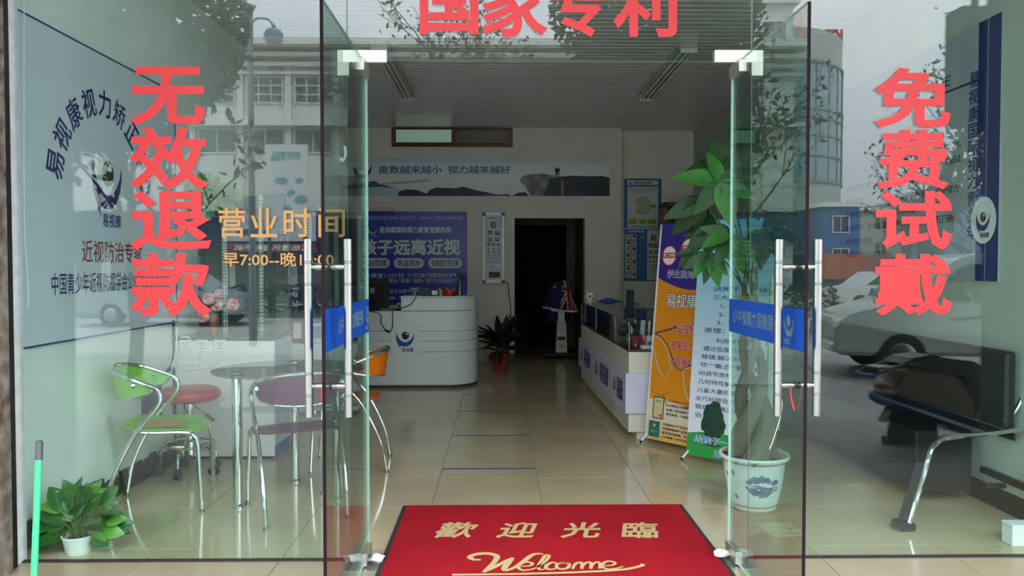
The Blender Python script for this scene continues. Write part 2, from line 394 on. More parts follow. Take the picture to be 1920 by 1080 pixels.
t3 = root('trim_3'); G().box(XR-0.04, -0.05, 0, XR, 0.03, 3.12).build('window_jamb', wfm, t3, bevel=0.004)

# ---------------------------------------------------------------- glazing
ZT, SX0, SX1 = 2.19, -0.665, 1.10
def pane(name, x0, x1, z0, z1, seams=()):
    r = root(name); g = G(); g.box(x0, -0.006, z0, x1, 0.006, z1)
    g.m = [1, 1, 0, 1, 0, 1]
    g.build('glass_pane', [PANE, edge_lt], r, smooth=0)
    return r
w1 = pane('window_1', -2.096, SX0, 0.006, 3.14)
w2 = pane('window_2', SX1, XR-0.03, 0.006, 3.14)
w3 = pane('window_3', SX0+0.003, SX1-0.003, ZT, 3.14)
seal = mat('dirty_silicone', '2a2626', 0.6)
for r, x0, x1 in ((w1, -2.096, SX0), (w2, SX1, XR-0.03)): G().box(x0, -0.012, 0, x1, 0.012, 0.007).build('bottom_seal', seal, r)
gf = wallframe(0, -0.0075)
def px_box(x0, y0, x1, y1, d):       # photo rectangle -> (a0,b0,a1,b1) on a plane facing the street
    a = P(x0, y1, d); b = P(x1, y0, d)
    return a.x, a.z, b.x, b.z
for ch, bx in zip('无效退款', ((243,125,384,236), (243,238,390,356), (245,358,396,470), (245,474,396,594))):
    tx(w1, ch, gf, *px_box(*bx, 3.4525), red_film, 0.026, 0.0, name='character', res=3)
for ch, bx in zip('免费试戴', ((1638,127,1784,240), (1643,243,1781,355), (1641,358,1786,468), (1640,476,1786,592))):
    tx(w2, ch, gf, *px_box(*bx, 3.4525), red_film, 0.026, 0.0, name='character', res=3)
for ch, bx in zip('国家专利', ((787,-52,897,64), (902,-52,1027,69), (1030,-52,1135,69), (1150,-52,1270,69))):
    tx(w3, ch, gf, *px_box(*bx, 3.4525), red_film, 0.026, 0.0, name='character', res=3)
for ch, x0 in zip('营业时间', (410, 470, 532, 597)): tx(w1, ch, gf, *px_box(x0, 390, x0+50, 445, 3.4525), gold_film, 0.012, 0.0, name='character')
txs(w1, '早7:00--晚18:00', gf, *px_box(418, 473, 626, 500, 3.4525), gold_film, 0.012, 0.0)
# patch fittings of the transom
for r, x0, x1, xv0, xv1 in ((w1, 632, 725, 632, 655), (w2, 1340, 1432, 1409, 1432)):
    a = px_box(x0, 93, x1, 117, 3.44); b = px_box(xv0, 93, xv1, 142, 3.44)
    G().box(a[0], -0.020, a[1], a[2], 0.02, a[3]).box(b[0], -0.0195, b[1], b[2], 0.0195, b[3]).build('patch_fitting', patch_m, r, bevel=0.0025, label='L-shaped satin steel patch fitting')
# white hook on the left pane
hk = G(); hk.tube(spl([P(646,274,3.43), P(648,285,3.43), P(646,297,3.43), P(641,302,3.42), P(639,296,3.42)], 4), 0.006, 6); hk.build('hook', white_pl, w1)
# ---------------------------------------------------------------- open glass doors
def glass_door(name, x, side):
    """leaf that stands open at right angles to the front; side -1 left, +1 right"""
    r = root(name); y0, y1 = -0.82, 0.05
    g = G(); g.box(x-0.006, y0, 0.012, x+0.006, y1, 2.18); g.m = [1, 1, 2, 0, 1, 0]
    g.build('glass_leaf', [DOORG, edge_lt, edge_dk], r, smooth=0)
    for s in (-1, 1):                                           # pull handle, one tube on each face
        xc = x+s*0.0675; hh = G()
        prof = [(0.0, 0), (0.0145, 0.001)]
        for zz in (0.073, 0.079, 0.148, 0.154, 0.455, 0.461, 0.530, 0.536):
            prof += [(0.0148, zz-0.0015), (0.0135, zz), (0.0148, zz+0.0015)]
        prof += [(0.0148, 0.612), (0.0, 0.615)]
        hh.lathe((xc, -0.745, 0.778), prof, 16); t = hh.build('handle', steel, r)
        for z in (0.885, 1.295):
            G().lathe((x, -0.745, z), [(0.009, 0.006), (0.0105, 0.02), (0.0125, 0.033), (0.0105, 0.045), (0.009, 0.06)], 12, ax=(s, 0, 0)).build('standoff', steel, t)
            G().lathe((x, -0.745, z), [(0.0135, 0.006), (0.0135, 0.010)], 12, ax=(s, 0, 0)).build('washer', black_pl, t)
    z0, z1 = 1.008, 1.152                                       # blue safety film with worn print
    fo = Fr((x, 0, 0), (0, side, 0), ZA) if side > 0 else Fr((x, 0, 0), (0, -1, 0), ZA)
    f0, f1 = (y0, y1) if side > 0 else (-y1, -y0)
    b = G(); b.fbox(fo, f0+0.002, z0, f1-0.002, z1, 0.0066, 0.0072).fbox(fo, f0+0.002, z0, f1-0.002, z1, -0.0072, -0.0066)
    fm = b.build('safety_film', blue_film, r, smooth=0)
    for off in (0.0075, -0.008):
        logo(fm, fo, (y0+0.14) if side > 0 else -0.0, 1.092, 0.045, gold_pr, gold_pr, blue_film, '易视康', off=off)
        if side > 0: tx(fm, '易视康视力康复中心', fo, y0+0.23, 1.05, y1-0.06, 1.115, gold_pr, 0.02, off)
        else: tx(fm, '易视康视力康复中心', fo, 0.10, 1.05, 0.62, 1.115, gold_pr, 0.02, off)
    for zz in (0.008, 2.125):                                   # floor and top pivots
        G().box(x-0.016, -0.10, zz, x+0.016, 0.052, zz+0.055).build('pivot_patch', patch_m, r, bevel=0.002, label='satin steel pivot patch')
    G().lathe((x, 0.0, 0.0), [(0.012, 0), (0.012, 0.012)], 10).build('floor_pivot', steel, r)
    c = G()
    xc = x+(0.0675 if side < 0 else 0.03)
    c.tube(spl([(x-0.02, -0.745, 0.895), (x-0.024, -0.75, 0.86), (x-0.018, -0.752, 0.82), (x-0.006-0.004, -0.75, 0.80), (x-0.02, -0.748, 0.84)], 4), 0.0022, 5)
    c.build('red_cord', mat('red_string', 'd8382c', 0.8), r)
    if side > 0:
        G().tube(spl([(x-0.06, -0.745, 0.88), (x-0.05, -0.74, 0.80), (x-0.075, -0.735, 0.70), (x-0.09, -0.735, 0.66)], 4), 0.0012, 5).build('white_cord', white_pl, r)
    return r
glass_door('door_1', -0.59, -1)
glass_door('door_2', 1.03, 1)
for k, xx in ((-1, -0.59), (1, 1.03)):
    struct(G().box(xx-0.085, -0.13, 0.0, xx+0.085, 0.07, 0.003).build('trim_floor_spring', mat('scuffed_steel', 'b9b8b4', 0.4, 0.9, var=0.3, vscale=30)))
# ================================================================ things on the walls
def panel(name, label, cat, fr, a0, b0, a1, b1, mt, th=0.012, edge=None, r=0.0):
    o = fr((a0+a1)/2, b0, 0); t = thing(name, label, cat, o)
    g = G().fbox(fr, a0, b0, a1, b1, 0.0005, th); e = g.build('board', mt, t, smooth=0)
    if edge:
        w = 0.008; q = G()
        for x in ((a0-w, b0-w, a1+w, b0), (a0-w, b1, a1+w, b1+w), (a0-w, b0, a0, b1), (a1, b0, a1+w, b1)): q.fbox(fr, *x, 0.0005, th+0.003)
        q.build('frame', edge, t)
    return t
# big board on the left wall
lf = leftframe(XL, Y(3.565)); LW = 1.725
brd = panel('sign_board', 'big pale blue-grey sign board with an eye emblem on the left wall', 'sign', lf, 0, 0.93, LW, 2.44, mat('pale_blue_board', 'dde3ef', 0.35), 0.012, mat('navy_edge', '2b3a86', 0.4))
lf2 = Fr(lf(0,0,0.012), lf.u, lf.v)
def lpx(px, py):                      # photo pixel -> (a,b) on the left board
    r = RC @ V(((px-960)/F_PX, -(py-540)/F_PX, -1)); t = (XL+0.012-CAM.x)/r.x; q = CAM+r*t
    return q.y-lf.o.y, q.z
ca, cb = 0.80, 1.78
txt = '易视康视力矫正中心'
for i, ch in enumerate(txt):
    a = PI-0.22-(PI-0.44)*i/(len(txt)-1); cx, cz = ca+0.50*math.cos(a), cb-0.10+0.50*math.sin(a)
    rr = a-PI/2; f = Fr(lf2(cx, cz, 0), lf2.u*math.cos(rr)+lf2.v*math.sin(rr), lf2.v*math.cos(rr)-lf2.u*math.sin(rr))
    tx(brd, ch, f, -0.068, -0.075, 0.068, 0.075, navy, 0.015, name='character')
logo(brd, lf2, ca+0.02, cb-0.02, 0.155, navy, pm('26312f'), ink_white, '易视康')
a = lpx(153, 470); b = lpx(262, 470)
txs(brd, '近视防治专家', lf2, a[0], 1.315, b[0]+0.03, 1.435, pm('9a2f36'), 0.012)
a = lpx(96, 520)
txs(brd, '中国青少年近视防视学会公益项目定点机构', lf2, a[0], 1.155, 1.60, 1.265, navy, 0.008)
# notice board on the right wall
rf = rightframe(XR, Y(6.15)); RW = 1.97
rb = panel('notice_board', 'pale grey notice board with a navy side band on the right wall', 'sign', rf, 0, 1.215, RW, 2.645, mat('pale_grey_board', 'a4b0b6', 0.4), 0.012)
rf2 = Fr(rf(0,0,0.012), rf.u, rf.v)
def rpx(px, py):
    r = RC @ V(((px-960)/F_PX, -(py-540)/F_PX, -1)); t = (XR-0.012-CAM.x)/r.x; q = CAM+r*t
    return rf.o.y-q.y, q.z
dn = pm('1f2f6b')
band = G().fpoly(rf2, [(RW-0.20, 1.215), (RW, 1.215), (RW, 2.645), (RW-0.20, 2.645)], 0.0012); band.build('side_band', dn, rb)
G().fpoly(rf2, [(RW-0.115, 1.215), (RW-0.108, 1.215), (RW-0.108, 2.645), (RW-0.115, 2.645)], 0.002).build('band_line', pm('8fa0c8'), rb)
for i, ch in enumerate('易视康国际视力青少年'): tx(rb, ch, rf2, RW-0.285, 2.30-i*0.095, RW-0.195, 2.385-i*0.095, dn, 0.015, name='character')
tx(rb, '易视康视力矫正', rf2, 0.72, 2.36, 1.50, 2.43, dn, 0.02); G().fpoly(rf2, [(0.5, 2.325), (RW-0.2, 2.325), (RW-0.2, 2.338), (0.5, 2.338)], 0.0015).build('rule', dn, rb)
G().fpoly(rf2, rrect(1.22, 2.13, 1.40, 2.24, 0.02), 0.0012).build('blue_patch', pm('5fb3cc'), rb)
tx(rb, '警告', rf2, 0.95, 2.09, 1.30, 2.21, pm('c02c33'), 0.05, 0.003)
for i, (s, w) in enumerate((('我国青少年近视率全国第二，小学生为28%，', 0.92), ('初中生为60%，高中生及大学生超过', 0.92), ('85%，近视问题严重。', 0.5), ('一、每天坚持户外活动，保护视力', 0.9), ('二、定期检查，建立档案', 0.8), ('三、读书写字姿势要正确', 0.85))):
    txs(rb, s, rf2, 0.70, 1.98-i*0.085, 0.70+w, 2.03-i*0.085, ink_black, 0.01)
for i, s in enumerate(('近视的危害：', '升学就业', '影响专业选择', '遗传后代、影响生活', '易发生并发症', '高度近视影响健康成长')):
    txs(rb, s, rf2, 0.12, 1.86-i*0.10, 0.12+0.07*len(s), 1.905-i*0.10, ink_black, 0.01)
ce = rpx(1848, 417)
G().fpoly(rf2, ell(RW-0.13, 1.55, 0.115, 0.13), 0.003).build('emblem_disc', ink_white, rb); logo(rb, rf2, RW-0.13, 1.55, 0.06, dn, ink_black, ink_white, '易视康', 0.0045)

# back wall: long banner, blue poster, light box eye chart, window
bw = wallframe(0, YB); dB = YB+3.46
def bpx(x0, y0, x1, y1, d=dB): return px_box(x0, y0, x1, y1, d)
bx = bpx(640, 297, 1143, 368); A0, B0, A1, B1 = bx
lb = thing('landscape_banner', 'long landscape banner of misty mountains and a cliff on the back wall', 'banner', bw((A0+A1)/2, B0))
gm = gradmat('banner_sky_print', [(0.0, 'd8eaf0'), (0.45, 'f2f4f2'), (0.8, 'eff0ec'), (1.0, 'bcdcec')], 2, 0.0, B1-B0, 0.4)
G().fbox(bw, A0, B0, A1, B1, 0.0005, 0.006).build('sheet', gm, lb, smooth=0)
bf = Fr(bw(0,0,0.006), bw.u, bw.v)
def bq(px, py): p = px_box(px, py, px, py, dB); return p[0], p[1]
rock_l = mat('print_pale_rock', 'a9a7a6', 0.5, var=0.5, vscale=7, col2='4a4e58'); rock_d = mat('print_dark_rock', '2c3747', 0.5, var=0.45, vscale=9, col2='151c28')
mist = pm('9fc3cf'); teal = pm('b8d3da')
def bpoly(pts, mt, off, name): G().fpoly(bf, [bq(*p) for p in pts], off).build(name, mt, lb, smooth=0)
bpoly([(641,345),(660,342),(690,341),(712,344),(735,350),(752,355),(748,367.7),(641,367.7)], pm('c0d6dc'), 0.0008, 'mist_print')
bpoly([(641,348),(668,346),(688,342),(696,340),(704,340),(711,345),(724,348),(740,353),(715,350),(690,352),(641,356)], pm('3c5c7a'), 0.0012, 'hill_print')
bpoly([(708,345),(740,341),(775,339),(795,337),(801,336),(808,339),(795,341),(765,344),(735,346)], mist, 0.001, 'hill_print')
bpoly([(745,367.6),(749,359),(760,355),(780,356),(794,361),(800,363),(806,356),(818,352),(835,352.5),(855,353),(868,350),(880,353),(893,357),(915,361),(930,365),(938,365),(952,364),(958,366.5),(958,367.6)], rock_d, 0.0014, 'hill_print')
bpoly([(959,367.6),(970,362),(985,360),(992,367.6)], rock_d, 0.0014, 'hill_print')
bpoly([(975,338),(978,332),(985,329),(1003,326),(1020,326),(1036,329),(1056,331),(1056,367.6),(995,367.6),(988,355),(984,347),(978,345)], rock_l, 0.0018, 'cliff_print')
bpoly([(1030,335),(1056,331),(1075,329.5),(1100,330.5),(1128,330),(1143,333),(1143,367.6),(1018,367.6),(1026,350)], rock_d, 0.0022, 'cliff_print')
bpoly([(1052,338),(1056,338),(1057,367.6),(1052,367.6)], pm('9b875f'), 0.0026, 'seam_print')
man = [(1041,329),(1042,322),(1040,320),(1040,317),(1043,316),(1044,314),(1046,313.5),(1047,316),(1050,317),(1051,320),(1048,322),(1049,329),(1047,329),(1046,324),(1045,324),(1044,329)]
bpoly(man, ink_black, 0.003, 'figure_print')
q0 = bq(710, 326); q1 = bq(829, 311); tx(lb, '度数越来越小', bf, q0[0], q0[1], q1[0], q1[1], pm('2a7db8'), 0.02)
q0 = bq(840, 326); q1 = bq(957, 311); tx(lb, '视力越来越好', bf, q0[0], q0[1], q1[0], q1[1], pm('2a7db8'), 0.02)
q0 = bq(680, 318); logo(lb, bf, q0[0], q0[1], 0.12, pm('2b2a7c'), ink_black, ink_white)
# blue poster
A0, B0, A1, B1 = bpx(628, 397, 876, 572)
bp_ = thing('clinic_poster', 'large royal blue poster with white lettering behind the reception desk', 'poster', bw((A0+A1)/2, B0))
G().fbox(bw, A0, B0, A1, B1, 0.0005, 0.012).build('board', mat('royal_blue_print', '3040c4', 0.3, var=0.22, vscale=1.6, col2='2a2f9e'), bp_, smooth=0)
pf = Fr(bw(0,0,0.012), bw.u, bw.v)
def ptx(s, x0, y0, x1, y1, mt, bold=0.015, name='lettering', off=0.0015, em=False, shear=0):
    p = bpx(x0, y0, x1, y1); tx(bp_, s, pf, *p, mt, bold, off, name, em=em, shear=shear)
ptx('中华商标：青商标证国第字2003第1228648号  国家专利证号：200420104217 专利号 200720004228.8', 650, 405, 868, 412, pm('c9d0ea'), 0)
ptx('易视康国际视力康复连锁机构', 711, 425, 846, 437, ink_white, 0.03)
ptx('让孩子远离近视', 645, 448, 863, 479, ink_white, 0.035)
p = bpx(699, 432, 699, 432); logo(bp_, pf, p[0], p[1], 0.055, pm('9fc0ea'), ink_black, ink_white, '易视康')
for x0, x1, s in ((672, 731, '防治同镜'), (739, 795, '学治同步'), (803, 866, '恢复视力不反弹')):
    a = bpx(x0, 484, x1, 503); G().fpoly(pf, rrect(*a, (a[3]-a[1])*0.48), 0.001).build('pill_print', ink_white, bp_, smooth=0)
    ptx(s, x0+6, 487, x1-6, 500, pm('22286e'), 0.012, off=0.0022)
ptx('视力康复1.0计划', 672, 512, 757, 521, ink_white, 0.01); ptx('2个月让孩子彻底甩掉近视镜', 764, 512, 856, 521, ink_white, 0.01)
[ptx(s_, a_, 522, b_, 531, ink_white, 0.008) for s_, a_, b_ in (('近视', 706, 722), ('散光', 728, 744), ('斜视', 752, 767), ('低视力', 775, 792), ('视力不良通通回力', 800, 858))]
for x in (744, 767, 792): ptx('✓', x, 521, x+7, 530, pm('b9d24a'), 0.03, 'tick_print', 0.003)
ptx('地址：吴江区东方都市会所旁', 690, 542, 795, 550, ink_white, 0.008); ptx('电话：6308606  13606258798', 690, 554, 790, 562, ink_white, 0.008)
star = []
for k in range(24):
    r = 1.0 if k % 2 == 0 else 0.6; a = 2*PI*k/24; star.append((838+32*r*math.cos(a), 557-20*r*math.sin(a)))
G().fpoly(pf, [bq(*s) for s in star], 0.001).build('starburst_print', pm('e6d52e'), bp_, smooth=0)
ptx('免费试戴 无效退款', 818, 547, 860, 553, ink_black, 0.03, off=0.0022)
ac = thing('pink_wall_box', 'pale pink rounded box on the wall above the blue poster', 'wall box', P(690, 396, 10.62))  # plain pink box shaped like an air conditioner
a = bpx(640, 389, 737, 397.5, 10.6); G().box(a[0], YB-0.16, a[1]+0.005, a[2], YB, a[3]).build('body', mat('pale_pink_plastic', 'e3c3c3', 0.35), ac, bevel=0.02, seg=3)
G().box(a[0]+0.03, YB-0.14, a[1]-0.002, a[2]-0.03, YB-0.03, a[1]+0.006).build('grille', grey_pl, ac)
# light box chart
A0, B0, A1, B1 = bpx(905, 399, 946, 531)
lc = thing('eye_chart_box', 'narrow aluminium light box with an E eye chart beside the doorway', 'eye chart', bw((A0+A1)/2, B0))
alum = mat('aluminium', 'd3d6d8', 0.4, 0.25)
G().fbox(bw, A0+0.012, B0+0.012, A1-0.012, B1-0.012, 0.0, 0.05).build('chart_panel', mat('iridescent_chart', 'd3cfe2', 0.3, var=0.25, vscale=5, col2='a9b7cc'), lc, smooth=0)
g = G(); w = 0.042
g.fbox(bw, A0, B0+w, A0+w*0.75, B1-w, 0, 0.06).fbox(bw, A1-w*0.75, B0+w, A1, B1-w, 0, 0.06).fbox(bw, A0+w, B0, A1-w, B0+w, 0, 0.06).fbox(bw, A0+w, B1-w, A1-w, B1, 0, 0.06); g.build('frame', alum, lc, bevel=0.003)
for x, z in ((A0, B0), (A1-w, B0), (A0, B1-w), (A1-w, B1-w)): G().fbox(bw, x-0.002, z-0.002, x+w+0.002, z+w+0.002, 0, 0.063).build('corner_cap', mat('corner_grey', '55555a', 0.4), lc, bevel=0.004)
cf = Fr(bw(0,0,0.05), bw.u, bw.v); cw = A1-A0
def E_glyph(g, fr, cx, cz, s, rot):
    pl = [(-.5,-.5,-.3,.5), (-.3,.3,.5,.5), (-.3,-.1,.5,.1), (-.3,-.5,.5,-.3)]
    for x0, y0, x1, y1 in pl:
        q = [(x0,y0),(x1,y0),(x1,y1),(x0,y1)]
        for _ in range(rot): q = [(-y, x) for x, y in q]
        g.fpoly(fr, [(cx+x*s, cz+y*s) for x, y in q], 0.0015)
def chart(g, fr, ax0, ax1, ztop, zbot, rows=11, s0=0.075, cols=(1,2,2,3,3,3,4,4,5,5,6)):
    z = ztop
    for i in range(rows):
        s = s0*(0.80**i); s = max(s, s0*0.10); z -= s*0.75; n = cols[i]
        for k in range(n): E_glyph(g, fr, ax0+(ax1-ax0)*(k+0.5)/n if n > 1 else (ax0+ax1)/2, z, s, random.randrange(4) if i else 0)
        z -= s*0.75+(ztop-zbot)*0.012
    return g
g = G(); chart(g, cf, A0+0.05, A1-0.05, B1-0.11, B0+0.33); g.build('letter_rows', ink_black, lc, smooth=0, kind='stuff')
tx(lc, '标准对数视力表', cf, A0+0.06, B1-0.085, A1-0.06, B1-0.065, ink_black, 0.01)
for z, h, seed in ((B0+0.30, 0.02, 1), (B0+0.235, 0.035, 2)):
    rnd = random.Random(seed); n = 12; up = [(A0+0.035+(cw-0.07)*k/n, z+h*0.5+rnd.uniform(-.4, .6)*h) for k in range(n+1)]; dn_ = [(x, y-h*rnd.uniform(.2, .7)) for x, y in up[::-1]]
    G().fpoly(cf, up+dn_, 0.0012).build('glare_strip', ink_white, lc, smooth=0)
G().fpoly(cf, [(A0+0.085, B0+0.115), (A1-0.06, B0+0.115), (A1-0.06, B0+0.155), (A0+0.085, B0+0.155)], 0.0012).build('green_patch', pm('2c5a34'), lc)
G().fpoly(cf, [(A0+0.085, B0+0.075), (A1-0.06, B0+0.075), (A1-0.06, B0+0.115), (A0+0.085, B0+0.115)], 0.0012).build('red_patch', pm('8e2b2b'), lc)
G().tube(spl([P(947,528,10.66), P(952,533,10.66), (P(954,548,10.66)), P(957,572,10.66), P(958,600,10.66)], 5), 0.006, 6).build('power_cord', black_pl, lc)
# high window
A0, B0, A1, B1 = bpx(735, 236, 961, 275); B1 = ZC-0.012
w4 = root('window_4'); wood = mat('brown_window_wood', '6b4a20', 0.45, var=0.3, vscale=10)
g = G(); e = 0.055
for x in ((A0, B0, A0+e, B1), (A1-e, B0, A1, B1), (A0+e, B0, A1-e, B0+e), (A0+e, B1-0.02, A1-e, B1), ((A0+A1)/2-0.01, B0+e, (A0+A1)/2+0.05, B1-0.02)): g.fbox(bw, *x, 0.0, 0.035)
g.build('window_frame', wood, w4, bevel=0.003)
G().fbox(bw, A0+e, B0+e, (A0+A1)/2-0.01, B1-0.02, 0.002, 0.008).build('lit_pane', mat('daylit_frosted_pane', 'a5cdb6', 0.15, emit=0.09), w4)
G().fbox(bw, (A0+A1)/2+0.05, B0+e, A1-e, B1-0.02, 0.002, 0.006).build('dark_pane', mat('dark_window_pane', '4a423f', 0.1), w4)
G().fbox(bw, (A0+A1)/2+0.05, B0+e, A1-e, B0+e+0.02, 0.006, 0.03).build('sash_rail', mat('pale_wood', '9a7a45', 0.5), w4)
# recess wall posters
rwf = wallframe(0, YR); dR = YR+3.46
def rq(x0, y0, x1, y1): return px_box(x0, y0, x1, y1, dR)
blue_p = pm('2c66ac')
A0, B0, A1, B1 = rq(1170, 335, 1240, 428)
ep = panel('eye_anatomy_poster', 'blue bordered poster with an eyeball cross-section on the recessed wall', 'poster', rwf, A0, B0, A1, B1, blue_p, 0.006)
pf2 = Fr(rwf(0,0,0.006), XA, ZA)
def rpoly(t, x0, y0, x1, y1, mt, name='panel_print', off=0.001):
    a = rq(x0, y0, x1, y1); G().fpoly(pf2, [(a[0], a[1]), (a[2], a[1]), (a[2], a[3]), (a[0], a[3])], off).build(name, mt, t, smooth=0)
pap = pm('d8d9d6')
rpoly(ep, 1176, 338, 1234, 347, pap); rpoly(ep, 1176, 350, 1234, 427, pap)
a = rq(1189, 340, 1222, 346); tx(ep, '眼球及近视原理图', pf2, *a, ink_black, 0.01, 0.002)
a = rq(1182, 343, 1182, 343); logo(ep, pf2, a[0], a[1], 0.02, dn, ink_black, ink_white)
for i in range(4):
    a = rq(1178, 351+i*3.0, 1232-(i == 3)*18, 353+i*3.0); tx(ep, '眼球的构造与近视形成的原因人眼好比照相机晶状体调节焦距', pf2, *a, pm('7a7a80'), 0, 0.002)
def reli(x, y, rx, ry, mt, off, name):
    a = rq(x, y, x, y); s = dR/F_PX; G().fpoly(pf2, ell(a[0], a[1], rx*s, ry*s), off).build(name, mt, ep, smooth=0)
reli(1205, 386, 15, 16.5, pm('b58a3a'), 0.002, 'eyeball_print'); reli(1205.5, 386, 12.5, 14, pm('a9c7a8'), 0.0028, 'eyeball_print'); reli(1193, 386, 3, 7, pm('d9d5e6'), 0.0034, 'lens_print')
rpoly(ep, 1218, 384, 1230, 389, pm('a8843c'), 'nerve_print', 0.0024)
for x in (1179, 1198, 1215): rpoly(ep, x, 411, x+15, 420, pm('8fae2c'), 'diagram_print', 0.002)
a = rq(1181, 423, 1229, 426); tx(ep, '眼球轴长增长近视度数加深的原因', pf2, *a, ink_black, 0.01, 0.002)
A0, B0, A1, B1 = rq(1170, 430, 1240, 527)
tp = panel('eye_exercise_poster', 'blue poster of small exercise pictures with an E chart, under the eyeball poster', 'poster', rwf, A0, B0, A1, B1, blue_p, 0.006)
rpoly(tp, 1213, 432, 1238, 525, pap)
a = rq(1178, 432, 1207, 436); tx(tp, '眼保健操图', pf2, *a, ink_white, 0.01, 0.002)
for r in range(7):
    for c in range(2):
        x0, y0 = 1172+c*11, 439+r*12; rpoly(tp, x0, y0, x0+10, y0+10.5, pm('d6cfb4'), 'picture_print', 0.002)
        a = rq(x0+5+((r+c) % 2), y0+4, x0+5, y0+4); s = dR/F_PX
        G().fpoly(pf2, ell(a[0], a[1], 3*s, 3.2*s, 10), 0.0026).build('picture_head', pm('4a3a2c' if (r+c) % 2 else 'b08a6c'), tp, smooth=0)
a = rq(1199, 440, 1207, 448); G().fpoly(pf2, [(a[0], (a[1]+a[3])/2), (a[2], a[1]), (a[2], a[3])], 0.002).build('arrow_print', pm('8fc04a'), tp, smooth=0)
a = rq(1214, 434, 1237, 524); g = G(); chart(g, pf2, a[0]+0.005, a[2]-0.005, a[3]-0.03, a[1], 10, 0.075); g.build('letter_rows', ink_black, tp, smooth=0, kind='stuff')

# ceiling fittings
tube_m = mat('unlit_tube', 'dcdcd6', 0.3)
for k, (x0, lab) in enumerate(((-1.08, 'left'), (1.50, 'right'))):
    t = thing('ceiling_lamp', 'unlit triple fluorescent fitting, the one on the %s of the ceiling' % lab, 'ceiling lamp', (x0+0.075, Y(7.6), ZC-0.003))
    G().box(x0, Y(6.6), ZC-0.05, x0+0.15, Y(8.6), ZC-0.004).build('housing', mat('lamp_housing', 'b5b3ae', 0.4), t, bevel=0.006)
    for i in range(3): G().tube([(x0+0.03+i*0.045, Y(6.63), ZC-0.066), (x0+0.03+i*0.045, Y(8.57), ZC-0.066)], 0.013, 8).build('tube', tube_m, t)
    for yy in (6.61, 8.55): G().box(x0+0.005, Y(yy), ZC-0.085, x0+0.145, Y(yy)+0.02, ZC-0.05).build('end_bracket', tube_m, t)
for (px, py, lab) in ((765, 179, 'near the left tube lamp'), (785, 213, 'deeper in, above the high window'), (1192, 179, 'near the right tube lamp'), (1168, 214, 'deeper in, toward the right recess')):
    d = (ZC-1.3)*F_PX/(498-py); p = P(px, py, d)
    t = thing('downlight', 'small round recessed downlight %s' % lab, 'downlight', (p.x, p.y, ZC-0.008))
    G().lathe((p.x, p.y, ZC-0.016), [(0.052, 0.0), (0.062, 0.004), (0.062, 0.010)], 18).build('rim', alum, t)
    G().lathe((p.x, p.y, ZC-0.018), [(0.0, 0.0), (0.040, 0.001), (0.040, 0.006)], 14).build('bulb', tube_m, t)

# ================================================================ reception desk and what stands on it
yD = Y(8.36)
dk = thing('reception_desk', 'white reception desk with a rounded right end and raised counter', 'desk', (-1.0, yD+0.3, 0))
def desk_outline(x0, x1, y0, y1, r, n=10):
    return [(x0, y0)]+[(x1-r+r*math.sin(k*PI/2/n), y0+r-r*math.cos(k*PI/2/n)) for k in range(n+1)]+[(x1, y1), (x0, y1)]
fz = Fr((0,0,0), XA, (0,1,0))
ol = desk_outline(-1.95, -0.254, yD, yD+0.75, 0.33)
inn = desk_outline(-1.95, -0.262, yD+0.008, yD+0.75, 0.325)
G().prism(fz, inn, 0.0, 0.03).build('plinth', mat('desk_plinth', '4a3b33', 0.5), dk)
zs = [0.03, 0.385, 0.500, 0.605, 0.82]
for i in range(4): G().prism(fz, ol, zs[i]+0.003, zs[i+1]-0.003).build('front_panel', lam_w, dk, bevel=0.002)
G().prism(fz, inn, 0.03, 0.81).build('carcass', mat('desk_shadow_gap', 'a9b0b2', 0.5), dk)
up = desk_outline(-1.05, -0.254, yD, yD+0.34, 0.30)
G().prism(fz, up, 0.823, 0.955).build('raised_front', lam_w, dk, bevel=0.003)
G().prism(fz, desk_outline(-1.06, -0.248, yD-0.004, yD+0.36, 0.30), 0.957, 0.975).build('counter_top', lam_w, dk, bevel=0.004)
df = wallframe(0, yD)
a = px_box(735, 612, 787, 665, 8.36)
G().fbox(df, *a, 0.0, 0.006).build('emblem_plate', lam_w, dk, bevel=0.001)
for x in (a[0]+0.01, a[2]-0.01):
    for z in (a[1]+0.01, a[3]-0.01): G().lathe(df(x, z, 0.006), [(0.006, 0), (0.004, 0.003)], 8, ax=(0,-1,0)).build('screw', steel, dk)
df2 = Fr(df(0,0,0.006), XA, ZA)
c = px_box(760, 632, 760, 632, 8.36); logo(dk, df2, c[0], c[1]-0.01, 0.092, ink_blue, ink_black, ink_white, '易视康', 0.001)
top = 0.82; rt = 0.975
mn = thing('monitor', 'black computer monitor seen from behind on the low desk top', 'monitor', (-1.31, yD+0.25, top))
m0 = px_box(660, 523, 728, 578, 8.55)
G().box(m0[0], yD+0.22, m0[1], m0[2], yD+0.255, m0[3]).build('screen_housing', black_pl, mn, bevel=0.006)
G().box(m0[0]+0.06, yD+0.20, m0[1]+0.06, m0[2]-0.06, yD+0.225, m0[3]-0.06).build('back_hump', black_pl, mn, bevel=0.012)
G().box(-1.46, yD+0.22, top+0.012, -1.40, yD+0.25, m0[1]+0.05).build('neck', black_pl, mn); G().box(-1.55, yD+0.14, top, -1.31, yD+0.34, top+0.012).build('foot', black_pl, mn, bevel=0.004)
q = px_box(694, 540, 702, 550, 8.55); G().box(q[0], yD+0.196, q[1], q[2], yD+0.2, q[3]).build('sticker', pm('9a9a98'), mn)
kb = thing('desk_webcam', 'small white and black webcam ball on the low desk top by the step', 'webcam', (-1.08, yD+0.16, top))
